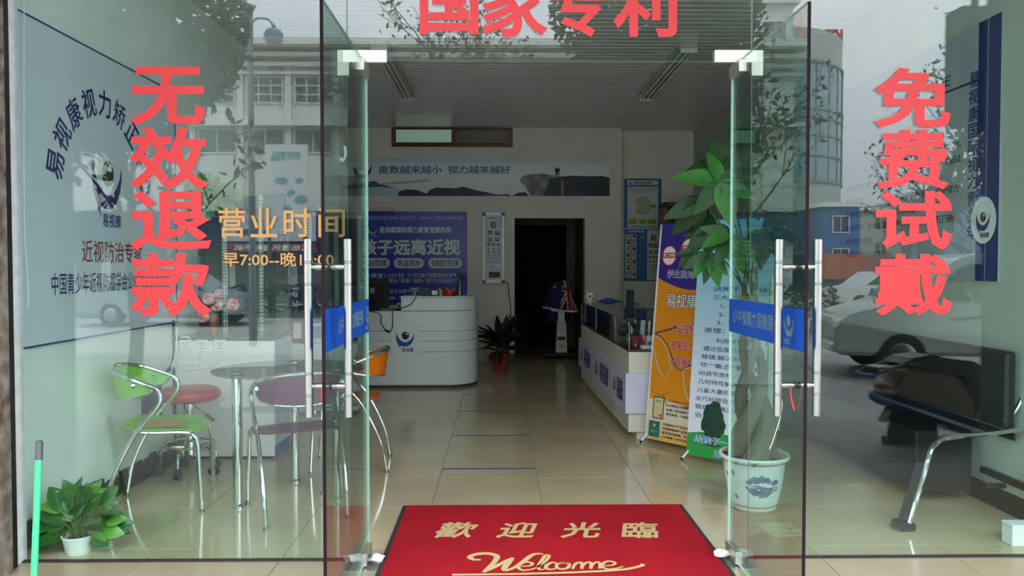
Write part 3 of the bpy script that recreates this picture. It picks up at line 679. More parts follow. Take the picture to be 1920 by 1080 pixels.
G().ball((-1.09, yD+0.16, top+0.045), 0.035).build('ball', white_pl, kb); G().lathe((-1.09, yD+0.122, top+0.045), [(0.02, 0), (0.018, 0.01)], 10, ax=(0,-1,0)).build('lens', black_pl, kb); G().lathe((-1.09, yD+0.16, top), [(0.03, 0), (0.03, 0.012)], 12).build('base', black_pl, kb)
cb = thing('desk_cable', 'black cable loop hanging over the front of the reception desk', 'cable', (-1.25, yD-0.01, 0.5))
yc = yD-0.012
def dq(px, py): p = P(px, py, yc+3.46); return (p.x, yc, p.z)
G().tube(spl([(-1.42, yD+0.1, top+0.006), (-1.40, yc, top+0.008), dq(713,590), dq(714,604), dq(722,618), dq(731,622), dq(736,610), dq(736,590), (-1.12, yc, top+0.012), (-1.05, yc, top+0.03), dq(768,572), dq(778,560), (P(784,548,8.42).x, yD+0.03, rt+0.03)], 6), 0.005, 6).build('cord', black_pl, cb)
G().tube([dq(722,619), dq(731,622.5)], 0.012, 8).build('inline_plug', black_pl, cb)
ph = thing('phone_holder', 'pale blue plastic phone holder left of the pen pot on the desk', 'holder', (P(778,556,8.5).x, yD+0.12, rt))
x = P(778, 556, 8.48).x
G().lathe((x, yD+0.12, rt), [(0.05, 0), (0.045, 0.012), (0.012, 0.02), (0.012, 0.05)], 14).build('base', mat('pale_blue_plastic', 'a9bcd0', 0.3), ph)
G().lathe((x, yD+0.12, rt+0.05), [(0.02, 0), (0.05, 0.02), (0.062, 0.035), (0.055, 0.04), (0.02, 0.02)], 14, capt=False).build('bowl', mat('pale_blue_plastic', 'a9bcd0', 0.3), ph)
x = P(799, 550, 8.46).x
pp = thing('pen_pot', 'square black mesh pen pot on the raised desk counter', 'pen pot', (x, yD+0.12, rt))
g = G(); s = 0.052
for x0, y0, x1, y1 in ((-s,-s,s,-s+.004), (-s,s-.004,s,s), (-s,-s,-s+.004,s), (s-.004,-s,s,s)): g.box(x+x0, yD+0.12+y0, rt, x+x1, yD+0.12+y1, rt+0.085)
g.box(x-s, yD+0.12-s, rt, x+s, yD+0.12+s, rt+0.004); g.build('pot', black_pl, pp)
for dx, dz, cn in ((-0.03, 0.13, '3a4a8a'), (0.0, 0.15, '8a2f2f'), (0.025, 0.12, '2a2a2a')): G().tube([(x+dx*0.4, yD+0.12, rt+0.006), (x+dx*1.2, yD+0.13, rt+dz)], 0.004, 6).build('pen', mat('pen_'+cn, cn, 0.4), pp)
x = P(815, 552, 8.46).x
ck = thing('desk_clock', 'small dark desk clock with a white face beside the pen pot', 'clock', (x, yD+0.1, rt))
G().box(x-0.045, yD+0.08, rt, x+0.045, yD+0.12, rt+0.07).build('case', grey_pl, ck, bevel=0.006); G().box(x-0.028, yD+0.077, rt+0.014, x+0.03, yD+0.08, rt+0.058).build('face', white_pl, ck)
x = P(843, 554, 8.46).x
rd_ = thing('card_box', 'shallow red card box on the raised desk counter', 'box', (x, yD+0.1, rt))
g = G(); r_m = mat('glossy_red', 'b9202a', 0.25)
g.lathe((x, yD+0.1, rt), [(0.068, 0), (0.076, 0.05), (0.080, 0.05), (0.080, 0.058), (0.070, 0.058), (0.068, 0.01)], 20, capt=True); g.build('dish', r_m, rd_)
G().box(x-0.05, yD+0.07, rt+0.05, x+0.05, yD+0.13, rt+0.066).build('cards', pm('c9403a'), rd_)
yl2 = G().lathe((P(826,555,8.46).x, yD+0.13, rt), [(0.018, 0), (0.024, 0.065), (0.021, 0.065), (0.016, 0.004)], 12).build('yellow_cup', mat('lime_plastic', 'b9c63a', 0.4)); tag(yl2, 'tiny yellow green cup between the clock and the red box', 'cup')

def leafmesh(name, L, w, mt, n=6, droop=0.25, fold=0.18, tip=1.0):
    """leaf along +x, midrib folded, drooping"""
    g = G(); q = []
    for i in range(n+1):
        t = i/n; ww = w*0.5*(math.sin(PI*min(1, t**0.75))**0.9 if t < 1 else 0); ww = max(ww, 0.0006)
        x = L*t; z = -droop*L*t*t
        q += [(x, -ww, z+fold*ww), (x, 0, z-0.002*0), (x, ww, z+fold*ww)]
    fs = []
    for i in range(n): fs += [[i*3, (i+1)*3, (i+1)*3+1, i*3+1], [i*3+1, (i+1)*3+1, (i+1)*3+2, i*3+2]]
    g.add(q, fs); me = bpy.data.meshes.new(name); me.from_pydata(g.v, [], g.f); me.materials.append(mt); me.polygons.foreach_set('use_smooth', [True]*len(me.polygons))
    return me
def aim2(p, d, n, roll=0.0, s=1.0):
    """leaf along d whose upper face looks towards n"""
    d = V(d).normalized(); n = V(n); n = n-d*n.dot(d)
    n = n.normalized() if n.length > 1e-3 else d.orthogonal().normalized()
    y = n.cross(d); M = Matrix(((d.x, y.x, n.x, p[0]), (d.y, y.y, n.y, p[1]), (d.z, y.z, n.z, p[2]), (0, 0, 0, 1)))
    return M @ Matrix.Rotation(roll, 4, 'X') @ Matrix.Scale(s, 4)
def aim(p, d, roll=0.0, s=1.0):
    d = V(d).normalized(); q = d.to_track_quat('X', 'Z').to_matrix().to_4x4()
    return Matrix.Translation(V(p)) @ q @ Matrix.Rotation(roll, 4, 'X') @ Matrix.Scale(s, 4)
x = P(862, 552, 8.46).x
vs = thing('bamboo_vase', 'small glass vase with a leafy cutting at the right of the desk counter', 'vase', (x, yD+0.1, rt))
G().lathe((x, yD+0.1, rt), [(0.035, 0), (0.036, 0.15), (0.040, 0.17), (0.036, 0.17), (0.032, 0.15), (0.031, 0.006)], 16).build('glass', glass('vase_glass', (0.82, 0.88, 0.84), 0.06), vs)
G().tube(spl([(x, yD+0.1, rt+0.01), (x-0.005, yD+0.1, rt+0.15), (x+0.005, yD+0.1, rt+0.23), (x-0.03, yD+0.1, rt+0.27)], 4), 0.005, 6).build('stem', leaf_b, vs)
lm = leafmesh('leaf', 0.13, 0.045, leaf_b, droop=0.4)
for ang, el, s in ((0.3, 0.1, 1), (2.9, 0.0, 1), (2.4, 0.9, .8), (0.6, 0.6, 1), (5.6, -0.2, .9), (3.6, -0.3, .9), (1.4, 0.4, .8), (0.1, -0.5, 1.0)):
    place(lm, 'leaf', vs, aim((x, yD+0.1, rt+0.21), (math.cos(ang)*math.cos(el), math.sin(ang)*math.cos(el), math.sin(el)), 0.2, s))

# ================================================================ potted dracaena by the doorway
pc = V((P(939, 690, 9.62).x, Y(9.66), 0))
dr = thing('dracaena', 'bushy dark green plant in a terracotta red pot beside the dark doorway', 'plant', pc)
terra = mat('terracotta_plastic', '9a3a28', 0.45)
G().lathe(pc, [(0.085, 0), (0.10, 0.20), (0.112, 0.20), (0.115, 0.235), (0.105, 0.235), (0.095, 0.21), (0.0, 0.205)], 22, capt=False).build('pot', terra, dr)
G().lathe(pc+V((0,0,0.2)), [(0.096, 0), (0.05, 0.02), (0.0, 0.022)], 16, capt=False).build('soil', soil, dr)
ms = [leafmesh('leaf', L, w, leaf_d, 7, dp, 0.3) for L, w, dp in ((0.44, 0.085, 0.28), (0.38, 0.095, 0.55), (0.34, 0.075, 0.15))]
rnd = random.Random(3)
for k in range(70):
    a = rnd.random()*2*PI; el = rnd.uniform(0.15, 1.45); h = 0.24+rnd.random()*0.16
    place(ms[k % 3], 'leaf', dr, aim(pc+V((math.cos(a)*0.03, math.sin(a)*0.03, h)), (math.cos(a)*math.cos(el), math.sin(a)*math.cos(el)*0.8, math.sin(el)), rnd.uniform(-.5, .5), rnd.uniform(.75, 1.1)))
for k in range(4):
    a = k*1.6; G().tube([pc+V((math.cos(a)*0.03, math.sin(a)*0.03, 0.2)), pc+V((math.cos(a)*0.05, math.sin(a)*0.05, 0.5))], 0.012, 6).build('stem', mat('plant_stem', '5a5236', 0.7), dr)

# ================================================================ instrument with a draped flag, in the doorway
ic = V((0.855, Y(11.05), 0))
ins = thing('lift_stand', 'white column instrument stand with a dark base in the doorway', 'instrument', ic)
iw = mat('ivory_enamel', 'cfcdc2', 0.4)
G().box(ic.x-0.235, ic.y-0.17, 0.035, ic.x+0.20, ic.y+0.17, 0.085).build('base_plate', black_pl, ins, bevel=0.02)
for sx in (-0.2, 0.16):
    for sy in (-0.14, 0.14): G().ball((ic.x+sx, ic.y+sy, 0.02), 0.02).build('caster', black_pl, ins)
G().prism(Fr((ic.x, ic.y-0.07, 0), XA, ZA), [(-0.08, 0.085), (0.08, 0.085), (0.062, 0.52), (-0.062, 0.52)], -0.14, 0.0).build('column', iw, ins, bevel=0.006)
G().box(ic.x-0.045, ic.y-0.04, 0.52, ic.x+0.045, ic.y+0.04, 0.66).build('lift_tube', white_pl, ins, bevel=0.004)
G().box(ic.x-0.055, ic.y-0.073, 0.26, ic.x+0.055, ic.y-0.069, 0.31).build('label_strip', black_pl, ins)
G().prism(Fr((ic.x, ic.y-0.071, 0), XA, ZA), [(-0.03, 0.15), (0.03, 0.15), (0, 0.21)], 0, 0.003).build('warning_triangle', pm('b9962c'), ins)
G().lathe((ic.x, ic.y-0.07, 0.39), [(0.018, 0), (0.014, 0.012)], 12, ax=(0,-1,0)).build('knob', steel, ins)
G().box(ic.x-0.14, ic.y-0.13, 0.66, ic.x+0.14, ic.y+0.13, 0.70).build('table_top', iw, ins, bevel=0.01)
G().box(ic.x-0.10, ic.y-0.09, 0.70, ic.x+0.10, ic.y+0.09, 1.06).build('head', grey_pl, ins, bevel=0.02)
fg = thing('draped_flag', 'navy flag with red and white crossed stripes draped over the instrument', 'flag', (ic.x, ic.y-0.1, 0.66))
def drape(u, v):                                  # u -1..1 across, v 0 bottom..1 top
    w = 0.135+0.10*(1-v)+0.03*math.sin(u*5)
    x = ic.x+0.01+u*w*1.05; z = 0.66+v*0.44+(0.05*(1-v) if u < 0 else -0.01*(1-v))*abs(u)-0.05*v*u*u
    y = ic.y-0.135-0.03*math.cos(u*PI/2)*(1-v)-0.012*math.sin(u*9)*(1-v)+0.14*u*u*v+0.05*u*u
    return V((x, y, z))
fnav = mat('flag_navy', '1c2250', 0.8); fred = mat('flag_red', 'b0222c', 0.8); fwh = mat('flag_white', 'd5d5da', 0.8)
g = G(); N, Mv = 44, 36
def flagcol(u, v):
    if v < 0.045: return 2
    if u < -0.12:
        return 2 if abs(u+0.62)*1.0+abs(v-0.80)*1.6 < 0.10 else 0
    cx, cy = 0.38, 0.72; du, dv = (u-cx)/0.62, (v-cy)/0.36
    if abs(du) < 0.17 or abs(dv) < 0.15: return 1
    if abs(du) < 0.28 or abs(dv) < 0.25: return 2
    e = abs(abs(du)-abs(dv)*0.55)
    if e < 0.08: return 1
    if e < 0.2: return 2
    return 0
vsx = [drape(-1+2*i/N, j/Mv) for j in range(Mv+1) for i in range(N+1)]
g.v = [tuple(p) for p in vsx]
for j in range(Mv):
    for i in range(N):
        g.f.append([j*(N+1)+i, j*(N+1)+i+1, (j+1)*(N+1)+i+1, (j+1)*(N+1)+i]); g.m.append(flagcol(-1+2*(i+.5)/N, (j+.5)/Mv))
g.build('cloth', [fnav, fred, fwh], fg)
q = G(); b = len(q.v)
tp_ = [drape(-1+2*i/N, 1.0) for i in range(N+1)]; bk = [V((p.x*0.75+ic.x*0.25, ic.y+0.16, p.z-0.02)) for p in tp_]; lo = [V((ic.x+(p.x-ic.x)*1.25, ic.y+0.19, 0.50)) for p in tp_]
n = N+1; q.add(tp_+bk+lo, [[i, i+1, n+i+1, n+i] for i in range(N)]+[[n+i, n+i+1, 2*n+i+1, 2*n+i] for i in range(N)]); q.build('back_fold', fnav, fg)

# ================================================================ glass display counter on the right
nx, nd, fx_, fd = 0.957, 5.85, 0.897, 8.72
u = V((fx_-nx, fd-nd, 0)).normalized(); Lc = (V((fx_, fd, 0))-V((nx, nd, 0))).length
o = V((nx, Y(nd), 0)); rgt = V((u.y, -u.x, 0))
def K(a, b, z): return o+u*a+rgt*b+V((0,0,z))        # a along the aisle, b away from it
class KF:                                              # box in counter coordinates
    pass
def kbox(g, a0, b0, z0, a1, b1, z1):
    q = [K(a, b, z) for z in (z0, z1) for a, b in ((a0,b0),(a1,b0),(a1,b1),(a0,b1))]
    return g.add(q, [[0,3,2,1],[4,5,6,7],[0,1,5,4],[1,2,6,5],[2,3,7,6],[3,0,4,7]])
seg = [0, 0.62, 1.75, Lc]; cw_ = [1.15, 0.52, 0.52]
cab_l = mat('ivory_laminate', 'd5d4c6', 0.35); sign_m = mat('lilac_sign_vinyl', 'd0cfe6', 0.35); dk_rim = mat('dark_rim', '3a332f', 0.4)
labs = ('glass topped white display counter nearest the street, its end facing out', 'glass topped white display counter in the middle of the row on the right', 'glass topped white display counter farthest back, beside the doorway')
for i in range(3):
    a0, a1 = seg[i]+0.003, seg[i+1]-0.003; B = cw_[i]
    t = thing('display_counter', labs[i], 'display counter', K((a0+a1)/2, B/2, 0), group='glass display counters on the right')
    g = G(); kbox(g, a0+(0.03 if i == 0 else 0), 0.07, 0.0, a1, B-0.03, 0.055); g.build('plinth', cab_l, t)
    g = G(); kbox(g, a0, 0, 0.055, a1, B, 0.655); g.build('body', cab_l, t, bevel=0.002)
    g = G(); kbox(g, a0-(0.012 if i == 0 else 0), -0.028, 0.20, a1, -0.001, 0.50)
    if i == 0: kbox(g, a0-0.028, -0.028, 0.20, a0-0.001, B, 0.50)
    sg = g.build('sign_panel', sign_m, t, bevel=0.001)
    fr = Fr(K(a1, -0.0285, 0), -u, ZA); wd_ = a1-a0
    logo(sg, fr, wd_*0.24, 0.36, 0.075 if i else 0.06, dn, ink_black, ink_white, None, 0.001)
    tx(sg, '易视康', fr, wd_*0.42, 0.26, wd_*0.86, 0.44, dn, 0.03, 0.001)
    g = G(); kbox(g, a0, 0, 0.657, a1, B, 0.672); g.build('deck', dk_rim, t)
    g = G(); z0, z1 = 0.672, 0.885
    kbox(g, a0+.004, 0.003, z0, a1-.004, 0.008, z1); kbox(g, a0+.004, B-0.008, z0, a1-.004, B-.003, z1)
    if i == 0: kbox(g, a0+.003, 0.009, z0, a0+.008, B-0.009, z1)
    g.build('glass_front', THIN, t, smooth=0)
    g = G(); kbox(g, a0, 0, z1, a1, B, z1+0.008); g.build('glass_top', glass('counter_top_glass', (0.88, 0.92, 0.90), 0.05), t, smooth=0)
    for aa in ((a0, a1-0.008) if i == 0 else (a1-0.008,)):
        for bb in (0, B-0.012):
            g = G(); kbox(g, aa, bb, z0, aa+0.006, bb+0.006, z1); g.build('corner_post', mat('dull_post', '7d8488', 0.4, 0.6), t)
    g = G(); kbox(g, a0+0.01, 0.03, 0.775, a1-0.01, B-0.03, 0.780); g.build('glass_shelf', THIN, t, smooth=0)
# goods in the near case
def kthing(name, label, cat, parts, at):
    t = thing(name, label, cat, K(*at))
    for pn, bxs, mt, bv in parts:
        g = G()
        for b in bxs: kbox(g, *b)
        g.build(pn, mt, t, bevel=bv)
    return t
kthing('gift_box', 'dark red gift box behind the blue box inside the near display counter', 'box', [('box', [(0.20, 0.06, 0.673, 0.26, 0.62, 0.768)], mat('dark_red_card', '8f1f2a', 0.4), 0.003), ('lid', [(0.196, 0.056, 0.768, 0.264, 0.624, 0.774)], mat('dark_red_card', '8f1f2a', 0.4), 0.002)], (0.23, 0.3, 0.673))
t = kthing('lens_carton', 'white carton with a blue cloud print inside the near display counter', 'box', [('carton', [(0.12, 0.16, 0.673, 0.17, 0.40, 0.772)], white_pl, 0.002)], (0.14, 0.28, 0.673))
f = Fr(K(0.1195, 0.16, 0.673), rgt, ZA); G().fpoly(f, [(0.004, 0.004), (0.236, 0.004), (0.236, 0.05), (0.19, 0.045), (0.15, 0.06), (0.11, 0.05), (0.07, 0.07), (0.03, 0.05), (0.004, 0.06)], 0.001).build('cloud_print', pm('3b78b8'), t, smooth=0)
G().fpoly(f, ell(0.09, 0.07, 0.028, 0.022), 0.0015).build('disc_print', pm('b9cde0'), t, smooth=0)
kthing('lens_tray', 'flat white tray on the deck in front of the blue print carton', 'tray', [('tray', [(0.03, 0.10, 0.673, 0.09, 0.42, 0.70)], white_pl, 0.004), ('insert', [(0.036, 0.12, 0.70, 0.084, 0.40, 0.702)], pm('aab7bb'), 0)], (0.06, 0.26, 0.673))
kthing('green_leaflet_stand', 'pale green leaflet standing inside the middle display counter', 'leaflet', [('card', [(0.66, 0.10, 0.673, 0.668, 0.30, 0.77)], mat('pale_green_card', 'a8cfa8', 0.5), 0), ('foot', [(0.65, 0.12, 0.673, 0.70, 0.28, 0.678)], white_pl, 0)], (0.66, 0.2, 0.673))
for k in range(5):
    a = 0.80+k*0.19
    t = thing('spectacles', 'pair of dark wire spectacles in the middle display counter, number %s from the street end' % ('one', 'two', 'three', 'four', 'five')[k], 'spectacles', K(a, 0.2, 0.673), group='spectacles in the display counter')
    for s in (-1, 1):
        c0 = K(a+s*0.033, 0.14, 0.69); G().tube([c0+u*(0.026*math.cos(q*PI/8))+V((0,0,0.017*math.sin(q*PI/8))) for q in range(16)], 0.0015, 5, closed=True).build('rim', black_pl, t)
        G().tube([K(a+s*0.06, 0.14, 0.695), K(a+s*0.062, 0.26, 0.695), K(a+s*0.058, 0.28, 0.675)], 0.0015, 5).build('temple', black_pl, t)
    G().tube([K(a-0.009, 0.14, 0.693), K(a, 0.137, 0.697), K(a+0.009, 0.14, 0.693)], 0.0015, 5).build('bridge', black_pl, t)
# things on / behind the far end
p = P(1147, 573, 9.0)
ch = thing('blue_arch_board', 'blue board with an arched top standing behind the far counter', 'board', (p.x+0.1, p.y, 0.0))
f = wallframe(p.x, p.y); bl_ = mat('deep_blue_board', '2f4c9a', 0.45)
z0 = P(1147, 574, 9.0).z; z1 = P(1147, 559, 9.0).z; z2 = P(1147, 569, 9.0).z
G().prism(f, [(-0.29, 0.25), (0.31, 0.25), (0.31, z2), (0.16, z2+0.005), (0.09, z2+0.035), (0.0, z1), (-0.06, z1), (-0.14, z2+0.035), (-0.2, z2+0.005), (-0.29, z2)], -0.02, 0.02).build('board', bl_, ch, bevel=0.004)
for s in (-0.24, 0.26): G().box(p.x+s-0.02, p.y-0.12, 0, p.x+s+0.02, p.y+0.12, 0.03).box(p.x+s-0.015, p.y-0.015, 0.03, p.x+s+0.015, p.y+0.015, 0.3).build('leg', bl_, ch)
p = P(1106, 566, 8.55); p.z = 0.893
ct = thing('flower_ornament', 'little white ornament flower on the far end of the display counters', 'ornament', p)
G().lathe(p, [(0.028, 0), (0.03, 0.02), (0.018, 0.05)], 12).build('base', white_pl, ct)
for k in range(6): G().ball(p+V((0.028*math.cos(k*PI/3), -0.005, 0.075+0.028*math.sin(k*PI/3))), 0.018, (1,.5,1), 8, 6).build('petal', white_pl, ct)
G().ball(p+V((0,-0.012,0.072)), 0.014, (1,.6,1), 8, 6).build('flower_heart', mat('orange_heart', 'c97a3a', 0.5), ct)
p = P(1181, 572, 8.3); p.z = 0
# dark green tin stands on the boxy shelf behind
sh = thing('side_shelf', 'low white shelf unit behind the display counters against the right wall', 'shelf', (2.2, Y(9.2), 0))
g = G(); g.box(1.80, Y(8.95), 0.0, 2.66, Y(9.40), 0.04); g.box(1.80, Y(8.95), 0.80, 2.66, Y(9.40), 0.83); g.box(1.80, Y(8.95), 0.04, 1.83, Y(9.40), 0.80); g.box(2.63, Y(8.95), 0.04, 2.66, Y(9.40), 0.80); g.box(1.83, Y(9.38), 0.04, 2.63, Y(9.40), 0.80); g.build('carcass', lam_w, sh)
G().box(1.83, Y(8.96), 0.42, 2.63, Y(9.38), 0.44).build('shelf_board', lam_w, sh)
p = P(1182, 573, 8.45)
tn = thing('green_tin', 'small dark green box on the far display counter beside the blue arch board', 'box', (p.x, Y(8.45), 0.893))
# sits on the glass top, near the back edge of the far counter
G().box(p.x-0.04, Y(8.45)-0.03, 0.893, p.x+0.035, Y(8.45)+0.03, 1.03).build('carton', mat('dark_green_card', '1f3d2c', 0.5), tn, bevel=0.002); G().box(p.x-0.042, Y(8.45)-0.032, 1.03, p.x+0.037, Y(8.45)+0.032, 1.042).build('lid', mat('dark_green_card', '1f3d2c', 0.5), tn, bevel=0.002)

# magazine cabinet in the right corner
pk = mat('dusty_pink_board', '8f6a6a', 0.6); rk = thing('magazine_cabinet', 'tall dusty pink cabinet of magazines in the right back corner', 'cabinet', (2.36, Y(10.3), 0))
mx0, mx1, my0, my1, mz = 2.08, 2.65, Y(9.95), Y(10.35), 2.10
g = G(); g.box(mx0, my0, 0, mx0+0.025, my1, mz-0.06); g.box(mx1-0.025, my0, 0, mx1, my1, mz-0.06); g.box(mx0+0.025, my1-0.02, 0, mx1-0.025, my1, mz-0.06); g.build('carcass', pk, rk)
G().box(mx0-0.01, my0-0.015, mz-0.06, mx1, my1, mz).build('cornice', mat('dark_cornice', '2c2426', 0.5), rk, bevel=0.006)
for z in (0.05, 0.42, 0.80, 1.18, 1.56): G().box(mx0+0.025, my0+0.01, z, mx1-0.025, my1-0.02, z+0.02).build('shelf_board', pk, rk)
cols = ['4b5a86', '7c7f88', '354064', '8b6c72', '5c6c80', '3b3f55', '8a8d96']; rnd = random.Random(9)
ords = ('first', 'second', 'third', 'fourth', 'fifth', 'sixth', 'seventh', 'eighth', 'ninth', 'tenth', 'eleventh', 'twelfth', 'thirteenth', 'fourteenth', 'fifteenth', 'sixteenth', 'seventeenth', 'eighteenth', 'nineteenth', 'twentieth', 'last')
for z, zl in ((1.58, 'top'),):
    xx = mx0+0.035; k = 0; me0 = {}
    while xx < mx1-0.06:
        w_ = rnd.choice((0.018, 0.024, 0.03)); h_ = rnd.uniform(0.26, 0.31); cname = cols[k % 7]; cw2 = ('blue', 'grey', 'navy', 'dusty pink', 'slate blue', 'dark blue', 'pale grey')[k % 7]
        b_ = G().box(xx, my0+0.04, z, xx+w_, my0+0.26, z+h_).build('magazine', mat('magazine_'+cname, cname, 0.5), None, bevel=0.001)
        b_ = tag(b_, '%s magazine on the top shelf of the pink cabinet, %s from the left' % (cw2, ords[min(k, 20)]), 'magazine', 'magazines on the %s shelf of the pink cabinet' % zl)
        xx += w_+0.003; k += 1
# ================================================================ left corner: counter, glass showcase, outlets
cx0, cx1 = XL+0.004, -1.515
yc0, yc1 = Y(5.29), Y(5.72)
pc_ = thing('outlet_counter', 'pinkish white low counter with three sockets in the left corner', 'counter', ((cx0+cx1)/2, (yc0+yc1)/2, 0))
G().box(cx0, yc0, 0.02, cx1, yc1, 0.80).build('body', cab_w, pc_, bevel=0.002)
G().box(cx0, yc0+0.01, 0, cx1-0.01, yc1, 0.02).build('plinth', dark_skirt, pc_)
G().box(cx0, yc0-0.012, 0.80, cx1+0.012, yc1, 0.825).build('top', mat('slate_glass_top', '36444a', 0.15), pc_, bevel=0.002)
G().box(cx1, yc0+0.004, 0.09, cx1+0.006, yc1, 0.79).build('side_panel', mat('pale_blue_laminate', 'bccbd6', 0.4), pc_)
G().box(cx1, yc0+0.002, 0.02, cx1+0.010, yc1, 0.09).build('blue_kick', mat('blue_kick', '2a5aa8', 0.5), pc_)
yo = yc0-0.0005
for k, x in enumerate((349, 380, 413)):
    p = P(x, 648, 5.29); s = pc_
    sk = G().box(p.x-0.043, yo-0.012, p.z-0.043, p.x+0.043, yo, p.z+0.043).build('socket', white_pl, s, bevel=0.004, label='white wall socket')
    g = G()
    for dx, dz in ((-0.011, 0.018), (0.011, 0.018), (0, 0.002), (-0.011, -0.016), (0.011, -0.016)): g.box(p.x+dx-0.003, yo-0.0128, p.z+dz-0.004, p.x+dx+0.003, yo-0.0118, p.z+dz+0.004)
    g.build('slots', black_pl, sk)
def cq(x, y): p = P(x, y, 5.27); return (p.x, yo-0.008, p.z)
for pts in ([cq(374,662), cq(374,682), cq(366,685), cq(350,684), cq(334,686)], [cq(416,666), cq(408,680), cq(392,690), cq(370,693), cq(336,694)]):
    G().tube(spl(pts, 6), 0.004, 6).build('cord', white_pl, pc_)
G().tube(spl([cq(336,634), cq(345,632), cq(356,634)], 5), 0.006, 6).build('cord', white_pl, pc_)
wc = thing('wall_cable', 'dark cable bundle hanging down the left wall beside the socket counter', 'cable', (XL+0.03, Y(5.22), 0.3))
def wq(y, d=5.22, dx=0.02): p = P(330, y, d); return (XL+dx, Y(d), p.z)
G().tube(spl([wq(600), wq(640), wq(670, 5.2, .025), wq(690, 5.15, .03), wq(697, 5.1, .02), wq(688, 5.2, .02), wq(720, 5.24, .012), wq(800, 5.24, .012), wq(850, 5.24, .012)], 6), 0.008, 6).build('cable', black_pl, wc)
G().tube(spl([wq(612, 5.23, .035), wq(660, 5.2, .04), wq(693, 5.14, .035)], 6), 0.005, 6).build('cable', white_pl, wc)
# glass showcase over the counter: slotted uprights, shelves, blue back
sc_ = thing('showcase', 'tall glass showcase with slotted metal uprights standing on the socket counter', 'showcase', ((cx0+cx1)/2, (yc0+yc1)/2, 0.825))
slot_m = mat('slotted_alloy', 'cfdccf', 0.4); slot_d = mat('slot_dark', '27302c', 0.6)
def upright(parent, x, y, z0, z1, w=0.034):
    u_ = G().box(x-w/2, y, z0, x+w/2, y+0.02, z1).build('upright', slot_m, parent, bevel=0.002)
    g = G(); z = z0+0.03
    while z < z1-0.03:
        for s in (-1, 1): g.box(x+s*w*0.25-0.003, y-0.0006, z, x+s*w*0.25+0.003, y+0.001, z+0.013)
        z += 0.025
    g.build('slots', slot_d, u_)
zt = 1.80
for x in (333, 421, 490): upright(sc_, P(x, 500, 5.68).x+ (0.02 if x == 333 else 0), yc1-0.045, 0.826, zt)
G().box(cx0, yc1-0.022, 0.826, cx1, yc1-0.012, zt).build('back_panel', mat('dark_teal_back', '3f4f54', 0.35), sc_)
for z in (1.08, 1.34, 1.60): G().box(cx0+0.01, yc0+0.08, z, cx1-0.01, yc1-0.05, z+0.008).build('glass_shelf', THIN, sc_, smooth=0)
for x in (-1.60, -1.52): G().box(x, yc0+0.06, 0.826, x+0.006, yc1-0.05, zt).build('glass_side', glass('side_glass', (0.80, 0.90, 0.87), 0.06), sc_, smooth=0)
# second unit further back, with books and a board
s2x0, s2x1, s2y0, s2y1 = -2.10, -1.42, Y(6.9), Y(7.2)
s2 = thing('display_rack', 'second slotted upright display rack with white drawers, behind the socket counter', 'display rack', ((s2x0+s2x1)/2, s2y0, 0))
G().box(s2x0, s2y0, 0.03, s2x1+0.17, s2y1+0.1, 0.62).build('base', lam_w, s2, bevel=0.003)
G().box(s2x0, s2y1-0.01, 0.62, s2x1+0.17, s2y1+0.0, 1.75).build('back_panel', mat('dark_blue_back', '2c3a5c', 0.4), s2)
for x in (-1.72, -1.48, -1.27): upright(s2, x, s2y1-0.05, 0.62, 1.75, 0.04)
for z in (0.92, 1.22, 1.50): G().box(s2x0, s2y0+0.05, z, s2x1+0.17, s2y1-0.06, z+0.008).build('glass_shelf', THIN, s2, smooth=0)
for k in range(3): G().box(s2x0+0.01+k*0.27, s2y0-0.012, 0.06, s2x0+0.275+k*0.27, s2y0, 0.58).build('drawer', lam_w, s2, bevel=0.003)
for k, (x, w_, h_, cn, lab) in enumerate(((-1.78, .10, .20, '8a3b40', 'maroon book'), (-1.60, .16, .17, 'd8d6cc', 'white carton'), (-1.38, .12, .13, 'c9b25a', 'yellow carton'))):
    b = thing('display_carton', '%s standing on the base of the rack behind the socket counter' % lab, 'carton', (x, s2y0+0.1, 0.62)); m_ = mat('carton_'+cn, cn, 0.5)
    G().box(x-w_/2, s2y0+0.04, 0.622, x+w_/2, s2y0+0.12, 0.622+h_).build('box', m_, b, bevel=0.003); G().box(x-w_/2+0.015, s2y0+0.0385, 0.66, x+w_/2-0.015, s2y0+0.04, 0.60+h_).build('front_print', ink_white if k != 1 else pm('5c86b0'), b)
# peach blossoms in a vase on the counter, plant on the shelf
x = P(404, 625, 5.45).x; y0 = Y(5.42)
fv = thing('flower_vase', 'small brown vase of pink and white artificial blossoms on the socket counter', 'flowers', (x, y0, 0.825))
G().lathe((x, y0, 0.826), [(0.022, 0), (0.034, 0.05), (0.036, 0.12), (0.028, 0.145), (0.026, 0.145), (0.03, 0.11), (0.0, 0.01)], 16, capt=False).build('vase', mat('brown_vase', '8a5a44', 0.45), fv)
pt = mat('blossom_pink', 'd2332f', 0.6, var=0.6, vscale=22, col2='f0d9d0')
for k, (px, py, r) in enumerate(((391, 560, 24), (410, 551, 18), (407, 571, 26), (436, 571, 24), (381, 594, 22))):
    c = P(px, py, 5.36+0.02*(k % 3)); rr = r*0.5/F_PX*5.36
    hd = G()
    for q in range(7):
        a = q*2*PI/7; hd.ball(c+V((math.cos(a)*rr*0.38, (q % 2)*0.006, math.sin(a)*rr*0.38)), rr*0.68, (1, 0.55, 1), 8, 6)
    hd.ball(c+V((0,-0.012,0)), rr*0.5, (1, .6, 1), 8, 6); hd.build('blossom', pt, fv)
    G().tube(spl([(x, y0, 0.95), ((x+c.x)/2, (y0+c.y)/2, (0.97+c.z)/2+0.02), tuple(c)], 4), 0.004, 5).build('stem', leaf_b, fv)
lm2 = leafmesh('leaf', 0.11, 0.045, leaf_a, droop=0.3)
